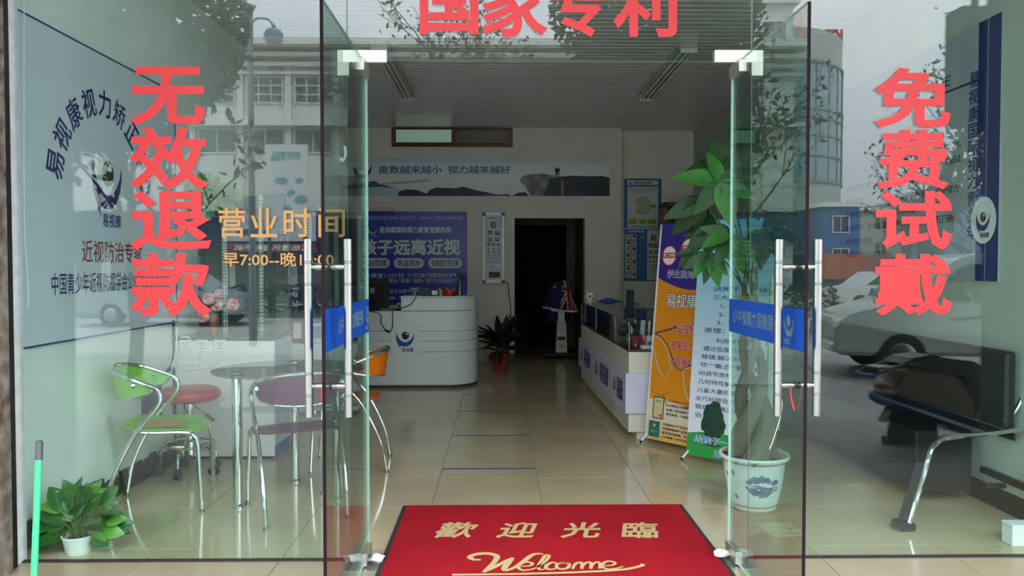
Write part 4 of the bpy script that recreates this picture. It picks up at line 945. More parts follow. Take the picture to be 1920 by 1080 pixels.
for a, e in ((0.2, .7), (0.5, .2), (2.7, -.7), (3.4, -1.1), (1.2, .9), (5.9, .3), (-0.4, 1.1), (2.0, .5)): place(lm2, 'leaf', fv, aim((x, y0, 0.98), (math.cos(a)*math.cos(e), -abs(math.sin(a))*.4, math.sin(e))))
x = P(385, 392, 5.5).x
tp2 = thing('shelf_plant', 'bushy bright green plant in a white pot on the upper glass shelf of the showcase', 'plant', (x, Y(5.5), 1.608))
G().lathe((x, Y(5.5), 1.609), [(0.035, 0), (0.05, 0.10), (0.047, 0.10), (0.0, 0.085)], 16, capt=False).build('pot', white_pl, tp2)
rnd = random.Random(21); lm3 = leafmesh('leaf', 0.105, 0.062, mat('bright_leaf_green', '4f9a35', 0.45, spec=0.3, var=0.3, vscale=8), droop=0.5)
for k in range(130):
    a = rnd.random()*2*PI; e = rnd.uniform(-.5, 1.3); d = V((math.cos(a)*math.cos(e), math.sin(a)*math.cos(e)*.55, math.sin(e)))
    place(lm3, 'leaf', tp2, aim2(V((x+0.02, Y(5.5), 1.75))+V((d.x*1.25, d.y*.8, d.z*.7))*rnd.uniform(0, .13), d, (d.x*.4, -.7, .7), rnd.uniform(-.6, .6), rnd.uniform(.7, 1.15)))
# ================================================================ chairs, table, stool
def chair(label, loc, ang, plast, seat2=None):
    t = thing('cafe_chair', label, 'chair', (0,0,0), 'chrome tube chairs round the glass table')
    hoop = [(-0.245, 0.205, 0.0), (-0.205, 0.208, 0.20), (-0.10, 0.212, 0.42), (-0.01, 0.215, 0.535), (0.03, 0.217, 0.60), (0.02, 0.22, 0.655), (-0.05, 0.222, 0.69), (-0.15, 0.20, 0.73), (-0.225, 0.12, 0.755), (-0.25, 0, 0.762)]
    path = spl(hoop+[(x, -y, z) for x, y, z in hoop[-2::-1]], 6)
    G().tube(path, 0.0115, 10).build('back_frame', chrome, t)
    for s in (1, -1):
        fr_ = spl([(0.225, s*0.205, 0.0), (0.215, s*0.20, 0.20), (0.205, s*0.197, 0.36), (0.185, s*0.196, 0.408), (0.14, s*0.196, 0.425), (0.0, s*0.198, 0.428), (-0.07, s*0.209, 0.435)], 5)
        l_ = G().tube(fr_, 0.0105, 10).build('leg', chrome, t)
        G().lathe((0.225, s*0.205, 0.0), [(0.0135, 0), (0.0135, 0.02)], 10).build('foot_cap', steel, l_)
        G().lathe((-0.245, s*0.205, 0.0), [(0.0145, 0), (0.0145, 0.02)], 10).build('foot_cap', steel, l_)
    # seat: dished rounded square
    g = G(); n = 14; q = []; fs = []
    for lay in (0, 1):
        for j in range(n+1):
            for i in range(n+1):
                uu, vv = -1+2*i/n, -1+2*j/n
                x = 0.215*uu*math.sqrt(max(0, 1-0.30*vv*vv))*1.0; y = 0.215*vv*math.sqrt(max(0, 1-0.30*uu*uu))
                z = 0.448-0.014*(1-uu*uu)*(1-vv*vv)+0.012*max(0, -uu)**2-0.022*max(0, uu)**4-lay*0.006
                q.append((x+0.02, y, z))
    m1 = (n+1)*(n+1)
    for j in range(n):
        for i in range(n):
            a = j*(n+1)+i; fs.append([a, a+1, a+n+2, a+n+1]); fs.append([m1+a+n+1, m1+a+n+2, m1+a+1, m1+a])
    bd = [i for i in range(n+1)]+[j*(n+1)+n for j in range(1, n+1)]+[n*(n+1)+i for i in range(n-1, -1, -1)]+[j*(n+1) for j in range(n-1, 0, -1)]
    for i in range(len(bd)): a, b = bd[i], bd[(i+1) % len(bd)]; fs.append([b, a, m1+a, m1+b])
    g.add(q, fs); st = g.build('seat', plast, t)
    if seat2: G().poly([(0.10, -0.10, 0.4425), (0.10, 0.09, 0.4425), (-0.13, 0.12, 0.446), (-0.12, -0.13, 0.446)]).build('seat_pad_print', seat2, st)
    # backrest hung under the hoop
    tops = [p for p in path if p.z > 0.668]; g = G(); N = len(tops); q = []; K_ = 5
    for th in (0, 1):
        for i, p in enumerate(tops):
            s = i/(N-1); dep = 0.16*math.sin(PI*s)**0.75+0.004
            for k in range(K_+1):
                f = k/K_; q.append((p.x*(1-0.10*f)+0.0+th*0.005, p.y*(1-0.10*f), p.z-0.004-dep*f))
    M1 = N*(K_+1); fs = []
    for i in range(N-1):
        for k in range(K_):
            a = i*(K_+1)+k; b = a+K_+1; fs += [[a, b, b+1, a+1], [M1+a+1, M1+b+1, M1+b, M1+a]]
        a = i*(K_+1)+K_; b = a+K_+1; fs.append([a, b, M1+b, M1+a]); a = i*(K_+1); b = a+K_+1; fs.append([b, a, M1+a, M1+b])
    g.add(q, fs); g.build('backrest', plast, t)
    low = [V((p.x*0.9+0.002, p.y*0.9, p.z-0.004-(0.16*math.sin(PI*i/(N-1))**0.75+0.004))) for i, p in enumerate(tops)]
    G().tube(low, 0.006, 8).build('backrest_rail', chrome, t)
    for s in (6, N-7): p = tops[s]; G().lathe(p+V((0.0,0,-0.03)), [(0.012, -0.006), (0.012, 0.01)], 8, ax=(1,0,0)).build('rivet', chrome, t)
    t.location = loc; t.rotation_euler = (0, 0, ang)
    return t
chair('chrome tube chair with a translucent green seat and back, by the left wall', (-1.835, Y(4.31), 0), math.radians(11), plastic('green_acrylic', 'b4ee78', 0.45), pm('c59a58'))
chair('chrome tube chair with a translucent purple seat, its back to the street', (-1.085, Y(4.17), 0), math.radians(118), plastic('purple_acrylic', '8a4a72', 0.25))
chair('chrome tube chair with an orange backrest, right of the glass table', (-0.975, Y(5.12), 0), math.radians(185), plastic('orange_acrylic', 'f08a12', 0.2))
tc_ = V((-1.185, Y(4.44), 0))
tb = thing('glass_table', 'round two-tier glass table on chrome legs between the chairs', 'table', tc_)
G().lathe(tc_+V((0,0,0.715)), [(0.40, 0), (0.418, 0.002), (0.42, 0.005), (0.418, 0.008), (0.40, 0.010)], 48).build('tabletop', TABLEG, tb)
G().lathe(tc_+V((0,0,0.535)), [(0.355, 0), (0.37, 0.002), (0.37, 0.006), (0.355, 0.008)], 40).build('lower_tier', THIN, tb)
for x, d in ((-1.41, 4.23), (-0.91, 4.37), (-1.234, 4.73)):
    c = V((x, Y(d), 0)); l_ = G().lathe(c, [(0.033, 0), (0.033, 0.012), (0.026, 0.022), (0.026, 0.70), (0.034, 0.705), (0.034, 0.715)], 18).build('leg', chrome, tb)
    G().lathe(c+V((0,0,0.725)), [(0.03, 0), (0.03, 0.004), (0.024, 0.006)], 16).build('fixing_disc', steel, l_)
so = V((-1.945, Y(4.95), 0))
st = thing('swivel_stool', 'round red padded swivel stool on a chrome castor base beside the socket counter', 'stool', so)
G().lathe(so+V((0,0,0.455)), [(0.0, 0), (0.15, 0.002), (0.178, 0.018), (0.186, 0.042), (0.178, 0.066), (0.15, 0.080), (0.0, 0.086)], 36, capb=False, capt=False).build('seat', mat('red_vinyl', 'c9313a', 0.35), st)
G().lathe(so+V((0,0,0.44)), [(0.05, 0), (0.10, 0.012), (0.10, 0.018)], 20).build('seat_plate', grey_pl, st)
G().lathe(so, [(0.034, 0.12), (0.034, 0.2), (0.024, 0.205), (0.024, 0.40), (0.038, 0.405), (0.038, 0.445)], 16).build('gas_column', chrome, st)
G().tube(spl([so+V((0.03,-0.02,0.43)), so+V((0.09,-0.05,0.40)), so+V((0.14,-0.07,0.37))], 4), 0.005, 8).build('lift_lever', chrome, st); G().tube([so+V((0.125,-0.062,0.379)), so+V((0.18,-0.085,0.345))], 0.010, 8).build('lever_grip', grey_pl, st)
G().tube([so+V((0.15*math.cos(2*PI*k/36), 0.15*math.sin(2*PI*k/36), 0.185)) for k in range(36)], 0.008, 8, closed=True).build('foot_ring', chrome, st)
for k in range(5):
    a = -0.35+2*PI*k/5; d = V((math.cos(a), math.sin(a), 0))
    lg = G().tube(spl([so+d*0.03+V((0,0,0.16)), so+d*0.10+V((0,0,0.165)), so+d*0.155+V((0,0,0.15)), so+d*0.175+V((0,0,0.11)), so+d*0.178+V((0,0,0.07))], 4), 0.011, 8).build('leg', chrome, st)
    g = G(); cc = so+d*0.178+V((0,0,0.0)); tdir = V((-d.y, d.x, 0))
    for s in (-1, 1): g.lathe(cc+tdir*(0.012*s)+V((0,0,0.026))-tdir*0.008, [(0.026, 0), (0.026, 0.016)], 14, ax=tdir)
    g.build('caster', black_pl, lg); G().box(cc.x-0.016, cc.y-0.016, 0.035, cc.x+0.016, cc.y+0.016, 0.07).build('caster_hood', black_pl, lg, bevel=0.006)
bt = thing('green_bottle', 'green plastic bottle on the floor behind the stool, near the left wall', 'bottle', (XL+0.10, Y(5.16), 0))
G().lathe((XL+0.10, Y(5.16), 0), [(0.036, 0), (0.04, 0.01), (0.04, 0.17), (0.018, 0.23), (0.018, 0.25)], 16).build('body', plastic('green_bottle_plastic', '3fae6a', 0.3), bt); G().lathe((XL+0.10, Y(5.16), 0.25), [(0.02, 0), (0.02, 0.025)], 12).build('cap', white_pl, bt); G().lathe((XL+0.10, Y(5.16), 0.07), [(0.0408, 0), (0.0408, 0.05)], 16, capb=False, capt=False).build('label', pm('c9403a'), bt)
# pothos behind the left pane
po = V((P(148, 1040, 3.575).x, Y(3.575), 0))
pt_ = thing('pothos', 'leafy green pothos in a small white plastic pot, inside the left pane', 'plant', po)
G().lathe(po, [(0.05, 0), (0.055, 0.01), (0.068, 0.075), (0.072, 0.075), (0.072, 0.083), (0.064, 0.083), (0.06, 0.068), (0, 0.065)], 24, capt=False).build('pot', mat('cloudy_white_plastic', 'dfe3df', 0.3), pt_)
G().lathe(po+V((0,0,0.065)), [(0.058, 0), (0.03, 0.010), (0, 0.012)], 16, capt=False).build('soil', soil, pt_)
def heart_mesh(name, L, w, mt, droop):
    g = G(); n = 8; q = []
    for i in range(n+1):
        t = i/n; ww = w*0.5*(math.sin(PI*t**0.62))**0.8 if 0 < t < 1 else (0.25*w*0.5 if t == 0 else 0.0005)
        x = L*t-(0.0 if t else 0.01); z = -droop*L*t*t
        q += [(x-0.15*ww*(t < .2), -ww, z+0.16*ww-0.15*ww*t), (x, -ww*.5, z+0.05*ww), (x, 0, z-0.03*w), (x, ww*.5, z+0.05*ww), (x-0.15*ww*(t < .2), ww, z+0.16*ww-0.15*ww*t)]
    fs = [[i*5+k, (i+1)*5+k, (i+1)*5+k+1, i*5+k+1] for i in range(n) for k in range(4)]
    g.add(q, fs); me = bpy.data.meshes.new(name); me.from_pydata(g.v, [], g.f); me.materials.append(mt); me.polygons.foreach_set('use_smooth', [True]*len(me.polygons))
    return me
leaf_p = mat('pothos_green', '35702c', 0.3, var=0.3, vscale=9, col2='235220')
hm = [heart_mesh('leaf', L, w, m_, dp) for L, w, m_, dp in ((0.13, 0.108, leaf_p, 0.3), (0.115, 0.092, leaf_p, 0.5), (0.10, 0.082, mat('pothos_light_green', '5b8f36', 0.3), 0.5))]
rnd = random.Random(5); cnt = 0
while cnt < 78:
    a = rnd.random()*2*PI; e = rnd.uniform(-0.45, 1.4); r = rnd.uniform(0.06, 0.135)
    d = V((math.cos(a)*math.cos(e), math.sin(a)*math.cos(e)*0.75, math.sin(e)))
    b = po+V((0,0,0.115))+V((d.x*r*1.05, d.y*r*0.7, max(-0.05, d.z*r*1.05)))
    tip = b+d*0.1
    if tip.y < 0.02 or b.y < 0.03 or tip.x < XL+0.02 or tip.z < 0.03: continue
    od = V((d.x, d.y-0.25, d.z*0.5+0.15)).normalized()
    if (b+od*0.11).y < 0.02: od = V((d.x, 0.05, d.z)).normalized()
    place(hm[cnt % 7 % 3], 'leaf', pt_, aim2(b, od, (d.x*.5, -.55, .75), rnd.uniform(-.7, .7), rnd.uniform(.62, .95)))
    if cnt % 2 == 0: G().tube(spl([po+V((d.x*.03, d.y*.03, 0.07)), po+V((d.x*.05, d.y*.04, 0.11+max(0, d.z)*.04)), b], 3), 0.0025, 5).build('stem', leaf_a, pt_)
    cnt += 1
# blind cord
bc = thing('blind_cord', 'white beaded blind cord hanging in a loop at the left pane', 'cord', (XL+0.06, 0.03, 1.1))
cp = [P(46, -60, 3.50), P(45, 60, 3.50), P(45, 250, 3.50), P(46, 420, 3.50), P(52, 520, 3.51), P(54, 560, 3.51), P(50, 577, 3.51), P(42, 579, 3.51), P(36, 576, 3.51)]
cps = spl(cp, 14); G().tube(cps, 0.0014, 5).build('string', white_pl, bc)
g = G()
for i in range(0, len(cps)-1):
    for f in (0, .5): g.ball(cps[i].lerp(cps[i+1], f), 0.0026, n=6, m=4)
g.build('beads', white_pl, bc, kind='stuff')
# dustpan with a long green handle, outside
dp = thing('dustpan', 'long green handle with a dark cap, leaning outside the left pane', 'dustpan', (-1.93, Y(3.02), 0))
h0 = P(62, 1130, 3.05); h1 = P(74, 826, 3.18)
grn = mat('mint_green_handle', '3fd68a', 0.35)
G().tube([h0, h0.lerp(h1, 0.88)], 0.0125, 12).build('handle', grn, dp); G().tube([h0.lerp(h1, 0.875), h1.lerp(h0, 0.01), h1], [0.014, 0.014, 0.009], 12).build('handle_cap', grey_pl, dp)
f = Fr((h0.x, h0.y-0.02, 0.0), XA, (0,1,0))
G().box(h0.x-0.14, h0.y-0.22, -0.012, h0.x+0.14, h0.y, -0.004).box(h0.x-0.14, h0.y-0.01, -0.004, h0.x+0.14, h0.y, 0.08).box(h0.x-0.14, h0.y-0.22, -0.004, h0.x-0.13, h0.y-0.01, 0.05).box(h0.x+0.13, h0.y-0.22, -0.004, h0.x+0.14, h0.y-0.01, 0.05).build('pan', grn, dp, bevel=0.003)
G().tube([(h0.x, h0.y-0.005, 0.02), h0], 0.014, 10).build('socket', grey_pl, dp)

# ================================================================ welcome mat
mt_ = thing('welcome_mat', 'red welcome mat with gold lettering in the open doorway', 'mat', (0.23, 0.3, 0.0))
mx0, mx1, my0, my1 = -0.525, 0.985, -0.22, Y(4.235)
red_c = mat('red_ribbed_carpet', '900f1a', 0.9, spec=0.2, var=0.22, vscale=3.0, bump=0.5, bscale=180)
G().box(mx0, my0, 0.0005, mx1, my1, 0.006).build('rubber_border', mat('mat_rubber', '2c2a2c', 0.8), mt_, bevel=0.002)
g = G(); n = 110; w_ = (my1-0.004-my0-0.012)/n
for k in range(n):
    y = my0+0.012+k*w_; a = [(mx0+0.022, y, 0.006), (mx0+0.022, y+w_*0.5, 0.0092), (mx0+0.022, y+w_, 0.006)]; b = [(mx1-0.022, p[1], p[2]) for p in a]
    g.add(a+b, [[0,3,4,1],[1,4,5,2],[0,1,2],[3,5,4]])
g.build('carpet_ribs', red_c, mt_, kind='stuff')
gold_c = mat('gold_carpet', 'cdb37e', 0.9, spec=0.2, bump=0.4, bscale=150)
mf = Fr((0, 0, 0.0095), XA, (0,1,0))
def mq(px, py): r = RC @ V(((px-960)/F_PX, -(py-540)/F_PX, -1)); q = CAM+r*((0.01-CAM.z)/r.z); return q.x, q.y
for ch, cx in zip('歡迎光臨', (849, 965, 1087, 1202)):
    a = mq(cx-36, 1009); b = mq(cx+36, 979); tx(mt_, ch, mf, a[0], a[1], a[0]+0.21, b[1], gold_c, 0.022, 0.0, 'character', shear=0.25, thick=0.002)
# brush lettering built as tapered strokes, photo pixels on the mat plane
SN = [0]
def stroke(g, pts, w0, w1=None, n=7):
    """pts in a lettering box (x right, y up), widths in the same units"""
    p = spl([(x, y, 0) for x, y in pts], n); N = len(p); L_, R_ = [], []
    for i in range(N):
        t = (p[min(i+1, N-1)]-p[max(i-1, 0)]).normalized(); nn = V((-t.y, t.x, 0)); f = i/(N-1)
        wd = (w0+(w1-w0)*f) if w1 is not None else w0*(0.35+0.65*math.sin(PI*(0.12+0.80*f)))
        L_.append(p[i]+nn*wd/2); R_.append(p[i]-nn*wd/2)
    SN[0] += 1; oz = 0.0012+0.00012*SN[0]
    def T(q): return mf(*lett(q.x, q.y), oz)
    g.add([T(q) for q in L_]+[T(q) for q in R_], [[i, i+1, N+i+1, N+i] for i in range(N-1)])
ax0, ay0 = mq(876, 1078); ax1, _ = mq(1190, 1075); _, ay1 = mq(1000, 1036)
SC = (ax1-ax0)/10.0; HS = (ay1-ay0)/3.4
def lett(x, y): return ax0+x*SC, ay0+y*HS
g = G()
stroke(g, [(0.75,2.25),(0.3,2.3),(0.05,2.7),(0.45,3.15),(1.2,3.25),(1.75,2.8),(1.6,1.9),(1.2,0.9),(0.95,0.35)], 0.42)
stroke(g, [(0.95,0.35),(1.6,1.1),(2.3,2.0),(2.75,2.55)], 0.34)
stroke(g, [(2.75,2.55),(2.45,1.7),(2.2,0.9),(2.25,0.5)], 0.42)
stroke(g, [(2.25,0.5),(2.9,1.1),(3.5,2.1),(3.95,2.9),(4.3,3.15),(4.7,3.1)], 0.36)
stroke(g, [(3.15,1.15),(3.75,1.25),(3.95,1.6),(3.6,1.85),(3.2,1.5),(3.1,0.9),(3.35,0.6),(3.8,0.7),(4.2,1.0)], 0.24)
stroke(g, [(4.2,1.0),(4.8,2.0),(5.05,2.75),(4.85,2.9),(4.6,2.2),(4.3,1.2),(4.35,0.7),(4.7,0.75)], 0.26)
stroke(g, [(5.45,1.55),(5.2,1.75),(4.85,1.4),(4.75,0.95),(5.0,0.68),(5.5,0.9)], 0.26)
stroke(g, [(5.85,1.7),(5.5,1.5),(5.4,1.05),(5.65,0.72),(6.05,0.9),(6.2,1.4),(5.9,1.7),(6.3,1.55)], 0.24)
for k in range(3): x = 6.35+k*0.55; stroke(g, [(x,0.72),(x+0.12,1.2),(x+0.28,1.65)], 0.2, 0.16); stroke(g, [(x+0.1,1.1),(x+0.35,1.6),(x+0.6,1.72),(x+0.62,1.3),(x+0.5,0.75)], 0.22)
stroke(g, [(7.95,0.75),(8.3,1.0)], 0.16, 0.14)
stroke(g, [(8.3,1.15),(8.85,1.25),(9.05,1.6),(8.7,1.85),(8.3,1.5),(8.2,0.95),(8.5,0.65),(9.0,0.75),(9.5,1.05)], 0.24)
stroke(g, [(-0.9,-0.05),(1.5,-0.02),(4.0,0.05),(7.0,0.25),(9.3,0.55),(10.5,1.05),(10.75,1.4)], 0.26, 0.30)
so_ = g.build('script_lettering', gold_c, mt_, smooth=0)
for p_ in so_.data.polygons:
    if p_.normal.z < 0: p_.flip()

# ================================================================ roll-up banners on the right
def banner(name, label, d0, d1x, H, W_, mats):
    """d0 bottom-left floor point, d1x direction along the width"""
    dx = V(d1x).normalized(); back = V((-dx.y, dx.x, 0)); top = V((0,0,1))*H+back*0.17
    f = Fr(V(d0)+V((0,0,0.035)), dx, top.normalized()); t = thing(name, label, 'banner', f(W_/2, 0)*1.0)
    return t, f, back
# orange and purple banner
H1, Wb = 1.58, 0.60
t1, f1, bk1 = banner('rollup_banner', 'orange and purple roll-up banner picturing spectacles, behind the pale blue banner', (1.066, Y(5.76), 0), (0.63, -0.78, 0), H1, Wb, None)
org = gradmat('orange_print', [(0.0, 'f3c06a'), (0.12, 'f2a52c'), (0.3, 'ee960f'), (1.0, 'ec9410')], 2, 0.0, 1.6, 0.4)
def sheet(t, f, mt, name='sheet', W_=Wb, H=H1): return G().fbox(f, 0, 0, W_, H, -0.001, 0.001).build(name, mt, t, smooth=0)
sheet(t1, f1, org)
G().fbox(f1, -0.004, 0, 0.012, H1, 0.0012, 0.002).build('white_hem', ink_white, t1)
vp = lambda y: (832-y)/(832-418)*H1       # photo row at the left edge -> height on the sheet
def fp(t, f, pts, mt, off, name): return G().fpoly(f, pts, off).build(name, mt, t, smooth=0)
pur = pm('33208a')
fp(t1, f1, [(0.012, vp(522)), (0.012, H1), (Wb, H1), (Wb, 1.157)]+[(Wb*(1-k/10), 1.183-0.085*math.sin(PI*0.9*(1-k/10))) for k in range(1, 10)], pur, 0.0015, 'purple_print')
redp = pm('c9222e')
for x, z, s in ((0.10, 1.345, '军工专利'), (0.27, 1.395, '国家专利'), (0.44, 1.345, '免费试戴')):
    fp(t1, f1, ell(x, z, 0.068, 0.076), redp, 0.002, 'badge_print'); fp(t1, f1, ell(x, z, 0.060, 0.067), ink_white, 0.0025, 'badge_print')
    fp(t1, f1, [(x-0.069, z-0.018), (x+0.069, z-0.018), (x+0.069, z+0.022), (x-0.069, z+0.022)], redp, 0.003, 'badge_print'); tx(t1, s, f1, x-0.05, z-0.012, x+0.05, z+0.016, ink_white, 0.02, 0.0035)
tx(t1, '学生面对好眼镜', f1, 0.09, 1.175, 0.52, 1.245, ink_white, 0.035, 0.0022, shear=0.1); tx(t1, '学生面对好眼镜', f1, 0.09, 1.175, 0.52, 1.245, pur, 0.0, 0.003, shear=0.1)
tx(t1, '易视康眼镜', f1, 0.10, 0.96, 0.57, 1.075, ink_black, 0.045, 0.002); tx(t1, '易视康眼镜', f1, 0.105, 0.965, 0.565, 1.07, ink_white, 0.012, 0.003)
for s, z in (('专业控制近视度数', 0.785), ('提高视力不再反弹', 0.665), ('双层镜片一镜多用', 0.545)):
    tx(t1, s, f1, 0.175, z, 0.58, z+0.07, ink_white, 0.05, 0.002); tx(t1, s, f1, 0.177, z+0.002, 0.578, z+0.068, redp, 0.02, 0.003)
gl1 = pm('4d4f57'); gl2 = pm('c9ccd2')
def ring(pts, w_, mt, off, name, t=t1, f=f1):
    g = G(); p = spl([(x, y, 0) for x, y in pts], 6); N = len(p); A, B = [], []
    for i in range(N):
        tt = (p[min(i+1, N-1)]-p[max(i-1, 0)]).normalized(); nn = V((-tt.y, tt.x, 0)); A.append(p[i]+nn*w_/2); B.append(p[i]-nn*w_/2)
    g.add([f(q.x, q.y, off) for q in A]+[f(q.x, q.y, off) for q in B], [[i, i+1, N+i+1, N+i] for i in range(N-1)]); g.build(name, mt, t, smooth=0)
for pts, w_, m_, off in (([(0.015,.735),(0.09,.70),(0.15,.645),(0.20,.555),(0.235,.50)], .014, gl1, .0038), ([(0.015,.71),(0.08,.69),(0.14,.625),(0.18,.54),(0.19,.49),(0.17,.44),(0.12,.43),(0.06,.52),(0.02,.62)], .010, gl2, .0036),
    ([(0.03,.735),(0.13,.76),(0.22,.79)], .022, gl1, .0038), ([(0.235,.50),(0.28,.485),(0.31,.50),(0.36,.525),(0.44,.51),(0.53,.45),(0.59,.37)], .014, gl1, .0038), ([(0.30,.49),(0.32,.38),(0.37,.28),(0.45,.21),(0.53,.19),(0.585,.22)], .014, gl2, .0036), ([(0.31,.50),(0.38,.505),(0.47,.47),(0.56,.38)], .009, gl2, .004), ([(0.30,.76),(0.36,.81),(0.45,.80),(0.5,.78)], .016, gl1, .0018)):
    ring([(x, y+0.04) for x, y in pts], w_*0.62, m_, off, 'spectacles_print')
fp(t1, f1, ell(0.40, 0.43, 0.032, 0.065), gl2, 0.0034, 'nose_pad_print'); fp(t1, f1, ell(0.39, 0.46, 0.014, 0.02), gl1, 0.0042, 'nose_pad_print')
ring([(0.03,.35),(0.09,.33),(0.15,.335),(0.2,.36)], .008, pm('b97a1a'), .0018, 'lash_print'); ring([(0.14,.335),(0.16,.29),(0.18,.26)], .008, pm('b97a1a'), .0018, 'lash_print')
pale = gradmat('pale_fade_print', [(0.0, 'f0b85a'), (0.5, 'efdcb8'), (1.0, 'ece6da')], 2, 0.0, 0.30, 0.4)
fp(t1, f1, [(0.013, 0.0), (Wb, 0.0), (Wb, 0.17)]+[(Wb-0.585*k/10, 0.17+0.13*math.sin(PI*0.62*k/10)) for k in range(1, 11)], pale, 0.0013, 'pale_print')
fp(t1, f1, [(0.055,.155),(0.155,.155),(0.155,.315),(0.055,.315)], pm('5a2a22'), .0045, 'certificate_print'); fp(t1, f1, [(0.063,.163),(0.147,.163),(0.147,.307),(0.063,.307)], pm('d6d29a'), .005, 'certificate_print'); fp(t1, f1, ell(.13,.18,.010,.010,10), redp, .0055, 'seal_print')
tx(t1, '专利证书', f1, .08, .275, .13, .29, ink_black, .01, .0055)
fp(t1, f1, [(0.03,.02),(0.13,.02),(0.13,.135),(0.03,.135)], pm('1d7a6e'), .0045, 'booklet_print'); fp(t1, f1, ell(.08,.105,.014,.014,12), pm('bfa95a'), .005, 'booklet_print'); tx(t1, '专利证书', f1, .05, .05, .11, .07, pm('bfa95a'), .01, .005)
for i, s in enumerate(('20年研制于1999年获得国家专利', '上市短短5年销量突破百万家长信赖', '全国人民信赖的品牌，专利产品', '使用简单，不影响学习和生活习惯')): tx(t1, s, f1, .175, .285-.032*i, .57, .305-.032*i, redp if i == 0 else ink_black, .01, .0045)
for i, s in enumerate(('获国家知识产权局颁发专利证书号码', '经国家眼镜产品质量监督检验合格', '医学验光配镜，科学防控近视发展', '《中国青少年近视防控》推荐产品')): tx(t1, s, f1, .155, .115-.03*i, .57, .133-.03*i, ink_black, .01, .0045)
def stand(t, f, bk, H, W_=Wb):
    c = f(W_/2, 0.55, -0.03); m_ = mat('stand_pole', '2a2b2e', 0.4)
    hub = c+bk*0.04
    for a, b in ((0.02, H-0.01), (W_-0.02, H-0.01), (0.02, 0.02), (W_-0.02, 0.02)): G().tube([hub, f(a, b, -0.006)], 0.004, 6).build('pole', m_, t)
    for a in (0.015, W_-0.015):
        b_ = f(a, 0.0, 0.0); ft = V((b_.x, b_.y, 0.004))+f.u*(-0.03 if a < 0.1 else 0.03)-bk*0.03
        G().tube([f(a, 0.03, -0.004), ft+V((0,0,0.006))], [0.007, 0.008], 8).build('foot', white_pl, t); G().ball(ft+V((0,0,0.005)), 0.011, n=8, m=6).build('foot_tip', black_pl, t)
    rear = V((hub.x, hub.y, 0))+bk*0.32; G().tube([hub, rear+V((0,0,0.008))], 0.006, 6).build('prop_leg', m_, t)
    for a, b in ((0.012, H-0.012), (W_-0.012, H-0.012), (0.012, 0.012), (W_-0.012, 0.012)): G().lathe(f(a, b, 0.002), [(0.009, 0), (0.007, 0.002)], 10, ax=f.n).build('eyelet', steel, t)
stand(t1, f1, bk1, H1)
# pale blue text banner
t2_, f2, bk2 = banner('text_banner', 'pale blue fading to white text banner with a green foot, behind the potted tree', (1.246, Y(5.24), 0), (0.72, -0.69, 0), H1, Wb, None)
blu = gradmat('pale_blue_fade_print', [(0.0, 'e9ecf4'), (0.3, 'dfe6f4'), (0.55, 'bddcf0'), (0.8, '8fd0f0'), (1.0, '7cc8ee')], 2, 0.0, 1.6, 0.4)
sheet(t2_, f2, blu)
tb2 = pm('223a72')
G1 = lambda y: (866-y)/(866-418)*H1
rows = [(545, 0.13, '适用于：7-28岁'), (566, 0.13, '三大功效：'), (586, 0.19, '1、治疗假性近视'), (607, 0.18, '2、防治真性近视'), (628, 0.17, '3、预防近视'), (644, 0.08, '原理：'), (667, 0.17, '利用调节导致，愈'), (687, 0.08, '通过低度凸透镜复合三'), (705, 0.07, '棱镜.解决形成视物的'), (726, 0.06, '节”“集合”看近看'), (743, 0.06, '间调节放松，过注度'), (761, 0.055, '几何特性解决集合问题'), (779, 0.05, '儿童大量的看不写少近'), (797, 0.045, '业巧妙转化为有益于眼'), (815, 0.045, '锻炼”，真正做到了低'), (830, 0.045, '治于学。')]
z = 1.085
for i, (y, a, s) in enumerate(rows):
    zz = 1.10-i*0.0555-(0.01 if i > 5 else 0); txs(t2_, s, f2, a, zz, a+0.052*len(s)*0.93, zz+0.033, tb2, 0.009, 0.0016)
grp = pm('2f9e46'); fp(t2_, f2, [(0, 0), (Wb, 0), (Wb, 0.10)]+[(Wb*(1-k/10), 0.10+0.055*math.sin(PI*k/10*0.9)+0.03*k/10) for k in range(1, 11)], grp, 0.0014, 'grass_print')
rnd = random.Random(4); trp = []
for k in range(40):
    a = 2*PI*k/40; r = 1+rnd.uniform(-.10, .10); trp.append((0.185+0.082*r*math.cos(a)*(1-0.25*math.sin(a)), 0.255+0.125*r*math.sin(a)))
fp(t2_, f2, trp, mat('print_tree_crown', '24553a', 0.5, var=0.6, vscale=45, col2='0c2418'), 0.002, 'tree_print'); fp(t2_, f2, [(.178,.09),(.195,.09),(.19,.15),(.182,.15)], pm('2b3a2a'), .0018, 'tree_print')
fp(t2_, f2, ell(.19,.09,.06,.012), pm('1d5a30'), .0017, 'shade_print')
tx(t2_, '给孩子一双明亮', f2, .05, .09, .50, .145, ink_white, .05, .002); tx(t2_, '给孩子一双', f2, .05, .092, .37, .143, pm('2f7fc4'), .012, .003); tx(t2_, '明亮', f2, .385, .092, .50, .143, pm('e0702a'), .012, .003)
tx(t2_, '还孩子一片清晰世界', f2, .20, .015, .58, .062, ink_white, .05, .002); tx(t2_, '还孩子一片清晰世界', f2, .202, .017, .578, .06, pm('2f7fc4'), .012, .003)
stand(t2_, f2, bk2, H1)

